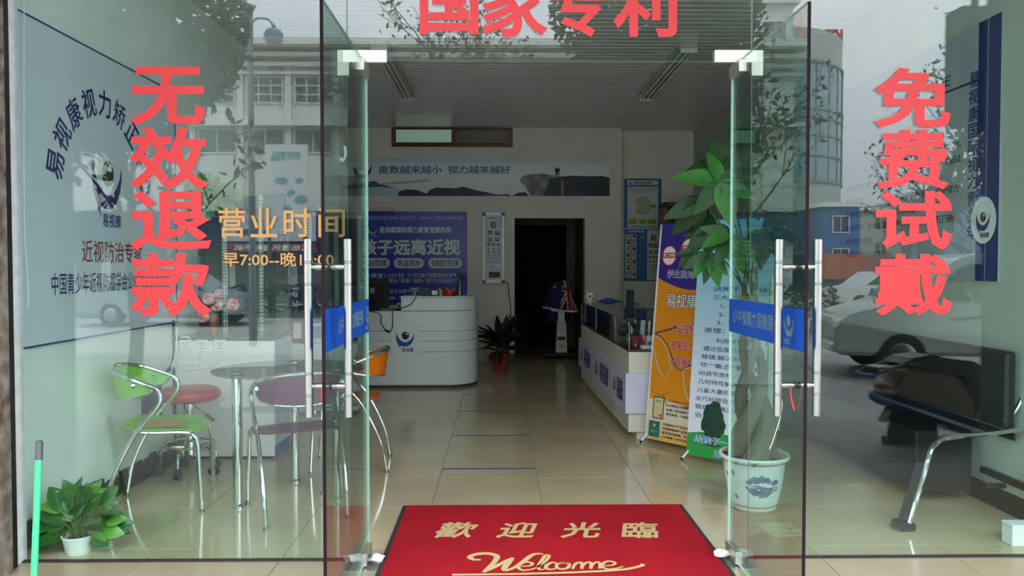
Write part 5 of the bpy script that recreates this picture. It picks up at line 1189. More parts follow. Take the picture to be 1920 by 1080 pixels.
# ================================================================ money tree in a blue and white pot
pc = V((P(1413, 950, 4.19).x, Y(4.19), 0))
mtr = thing('money_tree', 'potted tree with a braided trunk in a blue painted white pot, right of the doorway', 'potted tree', pc)
prof = [(0.105, 0.0), (0.118, 0.012), (0.122, 0.03), (0.140, 0.10), (0.155, 0.19), (0.160, 0.255), (0.162, 0.268), (0.182, 0.276), (0.186, 0.286), (0.182, 0.296), (0.168, 0.294), (0.152, 0.24), (0.0, 0.235)]
G().lathe(pc, prof, 40, capt=False).build('pot', mat('white_glaze', 'e4e8e8', 0.12, coat=0.3), mtr)
def potr(z):
    for (r0, z0), (r1, z1) in zip(prof, prof[1:]):
        if z0 <= z <= z1: return r0+(r1-r0)*(z-z0)/(z1-z0)
    return 0.16
cob = mat('cobalt_glaze', '3a4a86', 0.2, var=0.4, vscale=30, col2='7a86b0')
def potpatch(pts, off=0.0012):
    c = (sum(p[0] for p in pts)/len(pts), sum(p[1] for p in pts)/len(pts)); g = G(); L_ = len(pts); q = []
    for f in (0, .5, 1.0):
        for a, z in pts: aa = c[0]+(a-c[0])*f; zz = c[1]+(z-c[1])*f; r = potr(zz)+off; q.append(pc+V((r*math.sin(aa), -r*math.cos(aa), zz)))
    fs = [[k*L_+i, k*L_+(i+1) % L_, (k+1)*L_+(i+1) % L_, (k+1)*L_+i] for k in (0, 1) for i in range(L_)]; g.add(q, fs); return g
for z in (0.262, 0.033): 
    r = potr(z)+0.001; G().lathe(pc+V((0,0,z)), [(r, -0.002), (r+0.0006, 0), (r, 0.002)], 40, capb=False, capt=False).build('painted_line', pm('6b4a5e'), mtr)
potpatch([(-.55,.13),(-.35,.105),(-.05,.09),(.2,.095),(.4,.12),(.55,.125),(.62,.145),(.45,.15),(.25,.145),(.05,.15),(-.2,.16),(-.4,.155),(-.6,.15)]).build('painted_landscape', cob, mtr)
for a, z, r in ((-.47,.172,.075), (-.36,.185,.085), (-.24,.18,.09), (-.12,.19,.095), (.0,.185,.09), (.11,.19,.08), (.20,.178,.07), (-.30,.197,.06), (-.05,.203,.06), (.45,.172,.10), (.38,.165,.06)): potpatch([(a+r*1.3*math.cos(2*PI*k/10)*(1+.2*(k % 2)), z+r*0.16*math.sin(2*PI*k/10)) for k in range(10)], 0.0016).build('painted_tree', cob, mtr)
for a, z in ((-1.05, .215), (-1.0, .09), (1.05, .2), (-1.35,.2)): potpatch([(a-.08,z),(a,z+.012),(a+.09,z-.012),(a+.02,z-.02)]).build('painted_leaf', cob, mtr)
G().lathe(pc+V((0,0,0.235)), [(0.15, 0), (0.08, 0.012), (0.0, 0.016)], 20, capt=False).build('soil', soil, mtr)
bark = mat('grey_brown_bark', '77715e', 0.75, var=0.3, vscale=14, bump=0.5, bscale=22)
for k in range(3):
    pts = []
    for i in range(15):
        t = i/14; a = k*2*PI/3+t*PI*2.6; r = 0.055*(1-t)**1.4+0.030; z = 0.235+t*1.06
        pts.append(pc+V((math.cos(a)*r-0.03*t, math.sin(a)*r, z)))
    G().tube(spl(pts, 3), [0.048*(1-0.9*min(1, (i/42)*2.2))+0.020 if i < 20 else 0.024-0.014*(i-20)/22 for i in range(43)], 10).build('trunk', bark, mtr)
G().tube(spl([pc+V((0.09,0.05,0.235)), pc+V((0.10,0.06,0.7)), pc+V((0.11,0.05,1.25))], 5), 0.016, 8).build('support_cane', mat('pale_cane', 'b9c2ad', 0.6), mtr)
big = [leafmesh('leaflet', 0.26, 0.118, leaf_a, 8, 0.12, 0.25), leafmesh('leaflet', 0.24, 0.108, leaf_b, 8, 0.25, 0.22), leafmesh('leaflet', 0.24, 0.112, leaf_a, 8, 0.3, 0.28)]
top_ = pc+V((-0.03, 0, 1.2)); rnd = random.Random(12)
def cluster(px, py, d, dirs, mi=None, sc=1.0):
    c = P(px, py, d); mid = top_.lerp(c, 0.5)+V((0,0,0.05)); base = pc+V((-0.03, 0, min(1.21, max(0.95, c.z-0.25))))
    G().tube(spl([base, mid, c], 6), 0.005, 6).build('stem', leaf_a, mtr)
    for i, (a, e, s) in enumerate(dirs):
        a = math.radians(a); e = math.radians(e); d_ = V((math.cos(a)*math.cos(e), math.sin(e), math.sin(a)*math.cos(e)))
        place(big[(i if mi is None else mi) % 3], 'leaflet', mtr, aim2(c, d_, (rnd.uniform(-.3, .3), -1, .45), rnd.uniform(-.35, .35), s*sc))
# angle in the picture plane (0 right, 90 up), tilt away from the camera, scale
cluster(1348, 341, 3.98, [(172, -5, .92), (232, -20, .9), (285, -20, 1.0), (335, -10, .75), (25, 0, .7), (100, 10, .75), (150, 30, .7)])
cluster(1366, 440, 3.96, [(200, -25, .55), (240, -25, .6), (290, -10, .7), (320, 0, .6), (165, -10, .5)], sc=1.25)
cluster(1330, 478, 4.02, [(230, -10, .5), (262, -15, .55), (290, -10, .62), (315, 0, .5), (205, 0, .55)], sc=1.15)
cluster(1316, 375, 4.14, [(205, 0, .9), (235, 10, 1.0), (180, 20, .6), (262, 10, .7)], 1)
cluster(1356, 305, 4.16, [(70, 0, .7), (115, 10, .7), (185, 10, .9), (160, 0, .6), (30, 0, .6)], 1)
cluster(1345, 420, 4.18, [(195, 10, .8), (220, 0, .9), (250, 0, .8), (160, 10, .7), (280, 10, .8), (310, 0, .7)], 1)
cluster(1300, 470, 4.2, [(190, 0, .4), (225, 0, .5), (250, 0, .5), (280, 5, .5), (40, 10, .5)], 1)
cluster(1400, 340, 4.05, [(20, 0, .8), (60, 0, .8), (330, 0, .9), (290, 0, .9), (250, 0, .8), (120, 10, .8)], 1)
cluster(1430, 430, 4.1, [(350, 0, .9), (310, 0, .9), (270, 0, .9), (30, 0, .8), (230, 0, .8)], 1)
cluster(1455, 350, 4.25, [(350, 0, .9), (310, 0, .9), (40, 0, .9), (90, 0, .8), (270, 0, .8)], 1)
cluster(1395, 280, 4.25, [(80, 0, .8), (40, 0, .8), (120, 0, .8), (350, 0, .8), (190, 0, .6)], 1)
for a, s in ((-2.4, .7), (-1.9, .8), (-1.4, .6), (-1.0, .6), (2.6, .8), (-2.9, .8)):
    place(big[1], 'low_leaf', mtr, aim(pc+V((math.cos(a)*0.06, math.sin(a)*0.06, 0.27)), (math.cos(a), math.sin(a), 0.25), 0.2, s*0.8))

# ================================================================ waiting bench by the right wall
bn = thing('waiting_bench', 'black waiting bench with bent chrome arm tubes along the right wall', 'bench', (2.2, Y(3.9), 0))
d0 = 3.80
pts = [P(1703, 990, d0), P(1716, 945, d0+0.0), P(1733, 890, d0+0.02), P(1742, 855, d0+0.03), P(1752, 835, d0+0.05), P(1772, 823, d0+0.07), P(1812, 817, d0+0.08), P(1870, 811, d0+0.10), P(1922, 803, d0+0.12)]
G().tube(spl(pts, 6), 0.0125, 10).build('arm_tube', chrome, bn)
bl0 = P(1680, 985, d0); plate = [P(1682, 990, d0+.05), P(1705, 1003, d0), P(1738, 868, d0+.03), P(1722, 868, d0+.10)]
g = G(); off = V((0.0, 0.02, 0)); q = plate+[p+off for p in plate]; g.add(q, [[0,1,2,3],[7,6,5,4],[0,4,5,1],[1,5,6,2],[2,6,7,3],[3,7,4,0]]); g.build('leg', mat('dark_grey_leg', '3c4146', 0.4), bn)
G().box(P(1682,1000,d0).x, Y(d0)-0.02, 0.0, P(1716,1000,d0).x, Y(d0)+0.07, 0.045).build('foot', black_pl, bn, bevel=0.012)
b1 = P(1850, 912, 4.0); G().box(b1.x, Y(4.0), b1.z-0.012, XR-0.06, Y(4.0)+0.03, b1.z+0.012).build('cross_bar', black_pl, bn, bevel=0.004)
sx = P(1872, 700, 4.12).x
G().box(sx, Y(3.98), 0.40, XR-0.03, Y(6.9), 0.44).build('seat', mat('black_bench_vinyl', '1b1d20', 0.45), bn, bevel=0.012)
G().box(2.27, Y(4.25), 0.06, XR-0.09, Y(6.88), 0.40).build('shade_panel', black_pl, bn, bevel=0.006)  # black panel standing in for the shade under the seat
G().box(XR-0.05, Y(3.85), 0.17, XR-0.02, Y(4.25), 0.205).build('wall_rail', black_pl, bn, bevel=0.004)
G().box(XR-0.085, Y(3.98), 0.46, XR-0.03, Y(6.9), 0.86).build('backrest', mat('black_bench_vinyl', '1b1d20', 0.45), bn, bevel=0.014)
G().tube(spl([P(1882, 790, 4.0), P(1898, 778, 4.0), P(1910, 760, 4.0), P(1919, 738, 4.0)], 5), 0.011, 8).build('arm_tube', chrome, bn)
for yy in (5.0, 6.5): G().box(sx+0.05, Y(yy), 0, sx+0.11, Y(yy)+0.05, 0.40).build('leg', mat('dark_grey_leg', '3c4146', 0.4), bn); G().box(sx+0.02, Y(yy)-0.02, 0, XR-0.05, Y(yy)+0.07, 0.03).build('foot', black_pl, bn, bevel=0.008)

wx = P(1893, 1020, 3.60).x
wbx = thing('white_carton', 'small white carton on the floor just inside the right pane, at the frame edge', 'box', (wx+0.057, Y(3.62), 0))
G().box(wx, Y(3.58), 0.0, wx+0.115, Y(3.66), 0.085).build('carton', white_pl, wbx, bevel=0.003); G().box(wx-0.002, Y(3.578), 0.085, wx+0.117, Y(3.662), 0.10).build('lid', pm('dfe5e8'), wbx, bevel=0.002)

wq0 = P(280, 698, 4.88); wq1 = P(280, 782, 4.88)
wx_ = thing('wall_cabinet_box', 'dark grey upright box fixed low on the left wall behind the red stool', 'box', (XL+0.012, Y(4.9), 0.33))
G().box(XL, Y(4.78), 0.345, XL+0.025, Y(5.02), 0.625).build('case', mat('dark_slate_plastic', '39434a', 0.45), wx_, bevel=0.004); G().box(XL+0.025, Y(4.80), 0.37, XL+0.028, Y(5.0), 0.60).build('cover', mat('slate_cover', '47525a', 0.4), wx_)
for k, (px, py, d, lab) in enumerate(((706, 1052, 3.42, 'left'), (1353, 1044, 3.46, 'right'))):
    c = P(px, py, d); c.z = 0.022; g = G(); rnd = random.Random(40+k)
    g.ball(c, 0.024, (1.5, 1.1, .8), 9, 6); g.v = [(c.x+(x-c.x)*rnd.uniform(.7, 1.3), c.y+(y-c.y)*rnd.uniform(.7, 1.3), max(0.003, c.z+(z-c.z)*rnd.uniform(.7, 1.2))) for x, y, z in g.v]
    tag(g.build('crumpled_paper', mat('tissue_white', 'dcdcd8', .9), None, smooth=0), 'crumpled white paper beside the %s door pivot' % lab, 'paper')
# ================================================================ the street behind the photographer, seen in the panes
def Q(px, py, dv):                     # street point whose mirror image in the front glass falls on a photo pixel
    p = P(px, py, dv); return V((p.x, -p.y, p.z))
stone = mat('grey_stone_cladding', 'dddcd6', 0.7, var=0.1, vscale=0.6); stone2 = mat('pale_stone_band', 'dedcd5', 0.7)
wglass = mat('street_window_glass', '7fa9b3', 0.15); wblue = mat('blue_window_film', '3f86b4', 0.2); wdark = mat('dark_shop_window', '1b2226', 0.15); wframe = mat('white_window_frame', 'd0d6d6', 0.5)
_wm = {}
def winset(parent, x, y, z, w_, h_, nx, nz, mt, depth=0.06, name='window'):
    """framed window facing the shop (+y), with panes as sub-parts"""
    k = (w_, h_, nx, nz)
    if k not in _wm:
        g = G(); e = 0.05
        g.box(-w_/2, -0.04, -h_/2, -w_/2+e, depth, h_/2); g.box(w_/2-e, -0.04, -h_/2, w_/2, depth, h_/2); g.box(-w_/2+e, -0.04, -h_/2, w_/2-e, depth, -h_/2+e); g.box(-w_/2+e, -0.04, h_/2-e, w_/2-e, depth, h_/2)
        for i in range(1, nx): q = -w_/2+w_*i/nx; g.box(q-e*.4, -0.03, -h_/2+e, q+e*.4, depth*.8, h_/2-e)
        for i in range(1, nz): q = -h_/2+h_*i/nz; g.box(-w_/2+e, -0.03, q-e*.4, w_/2-e, depth*.8, q+e*.4)
        o = g.build('w', wframe); _wm[k] = o.data; bpy.data.objects.remove(o)
    f = place(_wm[k], name, parent, Matrix.Translation((x, y, z))); W[f.name] = Matrix.Translation((x, y, z))
    kp = (w_, h_, mt.name)
    if kp not in _wm:
        o = G().box(-w_/2+0.05, -0.02, -h_/2+0.05, w_/2-0.05, 0.0, h_/2-0.05).build('p', mt); _wm[kp] = o.data; bpy.data.objects.remove(o)
    pn = place(_wm[kp], 'pane', f, Matrix.Translation((x, y, z)))
    return f
# long stone building across the road
dvA = 27.0; yA = -(dvA-3.46)
zA = Q(600, 86, dvA).z
xa0, xa1 = -24.0, Q(1490, 90, dvA).x
bA = thing('stone_office', 'long grey stone office block with ribbed eaves across the road', 'building', ((xa0+xa1)/2, yA, -0.1))
G().box(xa0, yA-9, -0.1, xa1, yA, zA).build('wall', stone, bA)
for py0, py1, pr in ((84, 96, .9), (104, 112, .5), (121, 128, .35), (137, 142, .25), (230, 240, .5)):
    z1, z0 = Q(600, py0, dvA).z, Q(600, py1, dvA).z; G().box(xa0-.2, yA+0.002, z0, xa1+.2, yA+pr, z1).build('ledge', stone2, bA)
zr0, zr1 = Q(600, 195, dvA).z, Q(600, 144, dvA).z; wz, wh = (zr0+zr1)/2, zr1-zr0
bay = 1.62; k = 0; x = Q(497, 170, dvA).x-bay*9
while x < xa1-0.8:
    winset(bA, x, yA, wz, 1.25, wh, 3, 3, wblue if k % 3 == 1 else wglass); winset(bA, x, yA, Q(600, 265, dvA).z, 1.3, 0.85, 2, 1, wdark)
    G().box(x+bay/2-0.10, yA+0.001, 3.2, x+bay/2+0.10, yA+0.16, zA-.5).build('pilaster', stone2, bA)
    x += bay; k += 1
z4, z5 = Q(600, 455, dvA).z, Q(600, 398, dvA).z
G().box(xa0, yA+0.001, z4, xa1, yA+0.55, z5).build('sign_band', mat('dark_blue_fascia', '1f2c55', 0.4), bA)
sx0, sx1 = Q(430, 430, dvA).x, Q(600, 430, dvA).x
G().box(sx0, yA+0.55, z4+0.03, sx1, yA+0.62, z5-0.03).build('shop_sign', mat('pale_sign', 'c9cfde', 0.5), bA)
def sfr(y): return Fr((0, y, 0), (-1,0,0), ZA)      # read from the shop, looking at -y
f = sfr(yA+0.62); xm = (sx0+sx1)/2
tx(bA, 'China', f, -Q(565, 420, dvA).x, Q(0, 426, dvA).z, -Q(520, 420, dvA).x, Q(0, 414, dvA).z, ink_black, 0.02, 0.01)
tx(bA, 'unicom中国联通', f, -Q(548, 440, dvA).x, Q(0, 443, dvA).z, -Q(455, 440, dvA).x, Q(0, 430, dvA).z, ink_black, 0.02, 0.01)
z6, z7 = Q(0, 474, dvA).z, Q(0, 456, dvA).z
G().box(sx0, yA+0.3, z6, sx1, yA+0.6, z7-0.01).build('red_fascia', mat('red_fascia', '8f2a33', 0.5), bA); tx(bA, '其他通讯器材手机', sfr(yA+0.6), -Q(590, 465, dvA).x, z6+.06, -Q(450, 465, dvA).x, z7-.06, ink_white, 0.02, 0.01)
x = xa0+1.2
while x < xa1-1: winset(bA, x, yA, 1.0, 1.9, 2.1, 2, 1, wdark, name='shop_window'); x += 2.1
# pale billboard panel
bb = thing('billboard', 'pale upright billboard with small blue pictures in front of the stone office', 'billboard', (Q(539, 440, 24).x, -20.6, -0.1))
a, b = Q(500, 440, 24), Q(578, 272, 24)
G().box(a.x, a.y, a.z, b.x, a.y+0.12, b.z).build('panel', mat('pale_billboard', 'cdd0d3', 0.5), bb); fb = sfr(a.y+0.12)
for px, py, rx, ry in ((530,340,.22,.12), (548,362,.12,.1), (566,375,.2,.14), (541,395,.16,.14), (563,340,.12,.1), (520,300,.2,.06)): c = Q(px, py, 24); G().fpoly(fb, ell(-c.x, c.z, rx, ry, 12), 0.004).build('picture_print', pm('6f9fb4'), bb, smooth=0)
tx(bb, '健康眼镜服务', fb, -b.x+.2, b.z-.45, -a.x-.2, b.z-.2, pm('4f9f9a'), .02, .004)
for xx in (a.x+.1, b.x-.1): G().tube([(xx, a.y+0.06, -0.1), (xx, a.y+0.06, a.z)], 0.06, 8).build('post', grey_pl, bb)
# taller block behind
bB = thing('tall_block', 'plain taller grey block rising behind the stone office', 'building', (Q(1425, 80, 42).x, -(42-3.46), -0.1))
a, b = Q(1360, 300, 42), Q(1487, 8, 42); G().box(a.x, a.y-6, -0.1, b.x, a.y, b.z).build('wall', stone, bB); G().box(a.x-.3, a.y-6.2, b.z, b.x+.3, a.y+.3, b.z+.4).build('parapet', stone2, bB)
for r in range(3):
    for c in range(2): winset(bB, a.x+0.9+c*1.7, a.y, b.z-1.6-r*2.6, 1.2, 1.4, 2, 1, wglass)
# round glass tower with roof letters
dvC = 56.0; R_ = 6.4; xr = Q(1575, 200, dvC).x; tc0 = V((xr-R_, -(dvC-3.46)-1.0, -0.1)); zt_ = Q(1530, 92, dvC).z
tw = thing('round_tower', 'round tower with curved glass bands and red letters on the roof', 'building', tc0)
G().lathe(tc0, [(R_, 0), (R_, zt_+.1)], 40).build('wall', mat('tower_stone', 'a9b0ae', 0.5), tw)
ring_z = [Q(1530, y, dvC).z for y in (150, 230, 245, 275, 310, 355, 400)]
G().lathe((tc0.x, tc0.y, 0), [(R_+.03, Q(0, 345, dvC).z), (R_+.03, Q(0, 140, dvC).z)], 40, capb=False, capt=False).build('curtain_glass', mat('tower_glass', '8fa9b8', 0.12, var=0.25, vscale=.5), tw)
for z in ring_z: G().lathe((tc0.x, tc0.y, z), [(R_+.0, 0), (R_+.12, 0), (R_+.12, .14), (R_, .14)], 40, capb=False, capt=False).build('floor_ring', mat('tower_ring', '7b8488', 0.5), tw)
for k in range(14):
    a = PI/2+0.35-k*0.2; 
    c = V((tc0.x+math.cos(a)*(R_+.05), tc0.y+math.sin(a)*(R_+.05), 0)); G().tube([c+V((0,0,ring_z[5])), c+V((0,0,ring_z[0]))], 0.045, 6).build('mullion', mat('tower_ring', '7b8488', 0.5), tw)
rdl = mat('red_roof_letter', 'b23a35', 0.5)
for px, chh in ((1538, 'V'), (1557, 'T'), (1566, 'K')):
    p = Q(px, 78, dvC); h_ = 1.15; f = sfr(p.y+0.3); tx(tw, chh, f, -p.x-0.4, zt_+0.15, -p.x+0.4, zt_+0.15+h_, rdl, 0.05, 0.0, 'roof_letter', thick=0.1)
    G().tube([(p.x, p.y+0.3, zt_), (p.x, p.y+0.3, zt_+0.35)], 0.03, 6).build('letter_post', grey_pl, tw)
G().box(xr-1.0, tc0.y, Q(0, 135, dvC).z-.2, xr+0.35, tc0.y+.6, Q(0, 132, dvC).z).build('side_fin', stone2, tw)
# low houses far right, blue drum, red shop fascia
hz = [(1540, 1612, 388, 41, 'blue_white_drum', '2f5aa0'), (1612, 1690, 396, 55, 'x', 'b3b1a6'), (1690, 1800, 378, 62, 'x', 'b9bab8'), (1790, 1850, 352, 50, 'x', 'a9b2bb'), (1850, 1960, 352, 38, 'x', '8d9db5')]
names = ('blue banded shop building beside the round tower', 'cream two storey house beyond the road', 'long pale house behind the bare tree', 'grey gabled house far right across the road', 'blue grey block at the far right end of the street')
for k, (x0, x1, yt, dv, nm, cn) in enumerate(hz):
    a, b = Q(x0, 500, dv), Q(x1, yt, dv); t = thing('street_house', names[k], 'building', ((a.x+b.x)/2, a.y, -0.1)); mm = mat('house_'+cn, cn, 0.7, var=.12, vscale=.5)
    G().box(a.x, a.y-7, -0.1, b.x, a.y, b.z).build('wall', mm, t); G().box(a.x-.2, a.y-7.2, b.z, b.x+.2, a.y+.25, b.z+.22).build('roof', stone2, t)
    n = max(1, int((b.x-a.x)/1.5))
    for r in range(2):
        for c in range(n): winset(t, a.x+(b.x-a.x)*(c+.5)/n, a.y, b.z-0.9-r*1.7, .9, .9, 2, 1, wdark if (k+c) % 2 else wglass)
    G().box(a.x, a.y+.001, 0.9 if k else 0.6, b.x, a.y+.4, 1.9).build('shop_fascia', mat('orange_red_fascia', 'b4573f', .6) if k in (0, 1) else mat('blue_fascia', '3b62a8', .5), t)
# trees
bark2 = mat('street_bark', '5c554a', 0.85, var=.3, vscale=8, bump=.5, bscale=15)
def tree(label, base, h, spread, leaves, lm_, seed, crown=None, thick=.018, lsize=.12):
    rnd = random.Random(seed); t = thing('street_tree', label, 'tree', base); g = G(); tips = []
    def grow(p, d, L, r, lev):
        n = 4; pts = [p]
        for i in range(n): d = (d+V((rnd.uniform(-.16,.16), rnd.uniform(-.16,.16), rnd.uniform(-.02,.12)))).normalized(); pts.append(pts[-1]+d*(L/n))
        g.tube(pts, [r*(1-.45*i/n) for i in range(n+1)], 5 if lev else 8, cap=False)
        if lev >= 2: tips.extend(pts[1:])
        if lev < 4:
            for k in range(3 if lev else 6):
                q = pts[-1] if k == 0 else pts[rnd.randrange(2 if lev else 1, n+1)]
                a = rnd.random()*2*PI; sp = spread*rnd.uniform(.6, 1.2)
                nd = (d+V((math.cos(a)*sp, math.sin(a)*sp, rnd.uniform(-.05, .35)))).normalized(); grow(q, nd, L*rnd.uniform(.55, .78), r*.5, lev+1)
    grow(V(base), V((0,0,1)), h*.42, h*thick, 0); g.build('trunk', bark2, t)
    lg = G()
    for _ in range(leaves):
        if crown and rnd.random() < .75:
            c, rx, ry, rz = crown; 
            while True:
                u = V((rnd.uniform(-1,1), rnd.uniform(-1,1), rnd.uniform(-1,1)))
                if 0.25 < u.length < 1: break
            p = V(c)+V((u.x*rx, u.y*ry, u.z*rz))
        else: p = rnd.choice(tips)+V((rnd.gauss(0,.12), rnd.gauss(0,.12), rnd.gauss(0,.12)))
        s = lsize*rnd.uniform(.6, 1.3); a = V((rnd.gauss(0,1), rnd.gauss(0,1), rnd.gauss(0,1))).normalized(); b = a.orthogonal().normalized()
        b = b*math.cos(s*50)+a.cross(b)*math.sin(s*50)
        lg.add([p-a*s, p+b*s*.45, p+a*s, p-b*s*.45], [[0,1,2,3]])
    lg.build('foliage', lm_, t, kind='stuff', smooth=0); return t
lt_d = mat('street_leaf_dark', '2f4a2a', 0.7, var=.4, vscale=2); lt_s = mat('street_leaf_spring', '6a7a4a', 0.7)
bse = lambda px, dv, z=-.15: V((Q(px, 500, dv).x, -(dv-3.46), z))
c = Q(250, 60, 10.5); tree('big leafy tree by the road, left of the street lamp', bse(250, 10.5), 5.6, .9, 9000, lt_d, 2, ((c.x-.3, c.y, c.z+.3), 1.8, 1.2, 1.85), lsize=.10)
c = Q(1215, 30, 16); tree('dense leafy tree in front of the stone office, centre of the street', bse(1190, 16, -.22), 7.0, .8, 7000, lt_d, 4, (c, 2.0, 1.4, 1.35), lsize=.10)
c = Q(1330, 60, 19.5); tree('second dense tree, right of the one in front of the stone office', bse(1340, 19.5, -.22), 7.0, .8, 5000, lt_d, 6, (c, 1.4, 1.2, 1.6), lsize=.10)
tree('thin young tree with sparse leaves, left of the dense trees', bse(800, 14, -.22), 6.3, .75, 1600, lt_d, 8, thick=.022, lsize=.06)
tree('tall bare tree with buds beyond the silver van', bse(1738, 15), 6.4, .7, 2200, lt_d, 11, thick=.026, lsize=.06)
tree('smaller bare tree at the far right of the street', bse(1850, 19, -.22), 5.4, .9, 900, lt_d, 14, thick=.024, lsize=.06)
# hedge on the far kerb
hg = G(); rnd = random.Random(30)
for _ in range(6000):
    p = V((rnd.uniform(-22, 10), -19.9+rnd.uniform(-.5, .5), rnd.uniform(-.1, .75))); s = .09; a = V((rnd.gauss(0,1), rnd.gauss(0,1), rnd.gauss(0,1))).normalized(); b = a.orthogonal().normalized(); hg.add([p-a*s, p+b*s*.5, p+a*s, p-b*s*.5], [[0,1,2,3]])
hgo = hg.build('hedge', lt_d, None, kind='stuff', smooth=0); tag(hgo, 'low dark clipped hedge along the far kerb of the road', 'hedge')
# street lamp
dl = 15.0; b0 = Q(474, 560, dl); b0.z = -.22
sl = thing('street_lamp', 'grey double-arm street lamp with blue capped globes', 'street lamp', b0); lampm = mat('lamp_grey', '8a9298', .4, .4)
zt2 = Q(474, 8, dl).z; G().tube([b0, V((b0.x, b0.y, zt2))], [.075, .05], 10).build('pole', lampm, sl)
for s, px in ((1, 513), (-1, 436)):
    e = Q(px, 44, dl); e.y = b0.y; za = Q(0, 42, dl).z
    G().tube(spl([V((b0.x, b0.y, za)), V((b0.x+(e.x-b0.x)*.35, b0.y, za+.10)), V((b0.x+(e.x-b0.x)*.8, b0.y, za+.07)), V((e.x, b0.y, za-.06)), V((e.x, b0.y, za-.12))], 5), .022, 8).build('arm', lampm, sl)
    gl = V((e.x, b0.y, Q(0, 67, dl).z))
    G().lathe(gl, [(.185, -.01), (.18, .05), (.13, .13), (.04, .175), (.035, .23)], 18).build('lamp_cap', mat('lamp_blue_cap', '3f6f95', .35), sl)
    G().lathe(gl, [(.0, -.17), (.09, -.15), (.155, -.08), (.175, -.012)], 18, capb=False).build('globe', mat('lamp_globe', 'c9c8c0', .3), sl)
# hanging sign box under the canopy to the right
a, b = Q(1800, 240, 5.6), Q(1890, 10, 5.6)
hs = thing('sign_box', 'dark grey projecting sign box hung under the canopy to the right', 'sign', ((a.x+b.x)/2+.3, a.y, a.z)); sgm = mat('dark_sign_back', '3c4744', .7)
G().box(a.x, a.y-0.22, a.z+.08, b.x+.7, a.y, b.z).build('case', sgm, hs, bevel=.01)
for xx in (a.x+.15, b.x+.4): G().tube([(xx, a.y-.1, b.z), (xx, a.y-.1, 3.9)], .025, 6).build('hanger', grey_pl, hs)
G().prism(Fr((a.x, a.y, 0), XA, ZA), [(.0, a.z+.08), (.05, a.z+.02), (.12, a.z+.05), (.2, a.z-.02), (.3, a.z+.06), (.9, a.z+.08)], 0.0, .2).build('torn_edge', sgm, hs)
added_pillar = struct(G().box(-3.9, -1.75, -0.15, -2.78, -1.30, 3.9).build('trim_seen_and_added_pillar', mat('dark_pillar_tile', '4a524d', .6, var=.15, vscale=4), bevel=.01))  # left pillar added to block light coming from that side
pl = struct(G().box(3.20, -1.75, -0.15, 3.75, -1.30, 3.9).build('trim_seen_and_added_pillar', mat('dark_pillar_tile', '4a524d', .6, var=.15, vscale=4), bevel=.01))
# drain grate
gx = Q(1565, 850, 6.2); dg = thing('drain_grate', 'dark square drain grate in the wet forecourt', 'drain', (gx.x, gx.y, -.148)); g = G()
for k in range(10): g.box(gx.x-.32, gx.y-.3+k*.065, -.149, gx.x+.32, gx.y-.3+k*.065+.03, -.138)
g.build('bars', mat('cast_iron', '2a2a2b', .6), dg); G().box(gx.x-.36, gx.y-.34, -.15, gx.x-.32, gx.y+.36, -.135).box(gx.x+.32, gx.y-.34, -.15, gx.x+.36, gx.y+.36, -.135).build('rim', mat('cast_iron', '2a2a2b', .6), dg)
# cars
def car(name, label, cat, loc, ang, L_, H_, Wd, prof, glass_prof, col, van=False, sc=1):
    t = thing(name, label, cat, (0,0,0)); paint = mat('paint_'+col, col, .25, .3, coat=.6); tyre = mat('tyre', '161617', .8)
    side = Fr((0, -Wd/2, 0), XA, ZA)
    G().prism(Fr((0, Wd/2, 0), XA, ZA), prof, 0, Wd).build('body', paint, t, bevel=.05, seg=2)
    for pts in glass_prof:
        for s in (-1, 1):
            f_ = Fr((0, s*(Wd/2+.004), 0), (-s*-1 if s < 0 else -1, 0, 0), ZA); G().poly([V((x, s*(Wd/2+.006), z)) for x, z in pts]).build('side_window', mat('car_glass', '20282b', .05), t)
    for x in (L_*.2, L_*.79):
        for s in (-1, 1):
            c = V((x, s*(Wd/2-.09), .30)); w_ = G().lathe(c-V((0, .10, 0)), [(.20, 0), (.29, .01), (.30, .04), (.30, .16), (.29, .19), (.20, .20)], 24, ax=(0,1,0)).build('wheel', tyre, t)
            G().lathe(c+V((0, s*.102-.0, 0)), [(.17, 0), (.15, .012), (.04, .02)], 20, ax=(0, s, 0)).build('hub', steel, w_)
    return t
vprof = [(0, .35), (0.02, .62), (.12, .80), (.75, .98), (1.45, 1.52), (1.7, 1.60), (3.9, 1.60), (4.05, 1.45), (4.08, .45), (3.95, .32), (.1, .30)]
vn = car('silver_van', 'silver minivan parked in front of the shop, right side of the panes', 'van', 0, 0, 4.1, 1.6, 1.6, vprof, [], 'b4bcb8')
G().poly([V((.80, -.72, 1.03)), V((.80, .72, 1.03)), V((1.43, .62, 1.50)), V((1.43, -.62, 1.50))]).build('windscreen', mat('car_glass', '20282b', .05), vn)
for s in (-1, 1):
    G().poly([V((1.05, s*.808, 1.0)), V((1.52, s*.808, 1.46)), V((2.2, s*.808, 1.48)), V((2.2, s*.808, 1.0))]).build('side_window', mat('car_glass', '20282b', .05), vn)
    G().box(.04, s*.60-.14, .62, .14, s*.60+.14, .76).build('headlamp', mat('headlamp', 'c9d0d0', .1), vn, bevel=.02)
    G().tube([(.9, s*.80, .95), (.95, s*.92, 1.0)], .02, 6).build('mirror_arm', black_pl, vn); G().box(.9, s*.90-.05, .95, 1.0, s*.90+.09, 1.12).build('mirror', black_pl, vn, bevel=.02)
    G().box(1.2, s*.801-.004, .55, 3.8, s*.801+.004, .57).build('side_crease', chrome, vn)
G().box(-.03, -.7, .34, .08, .7, .46).build('bumper', mat('paint_b4bcb8', 'b4bcb8'), vn, bevel=.03)
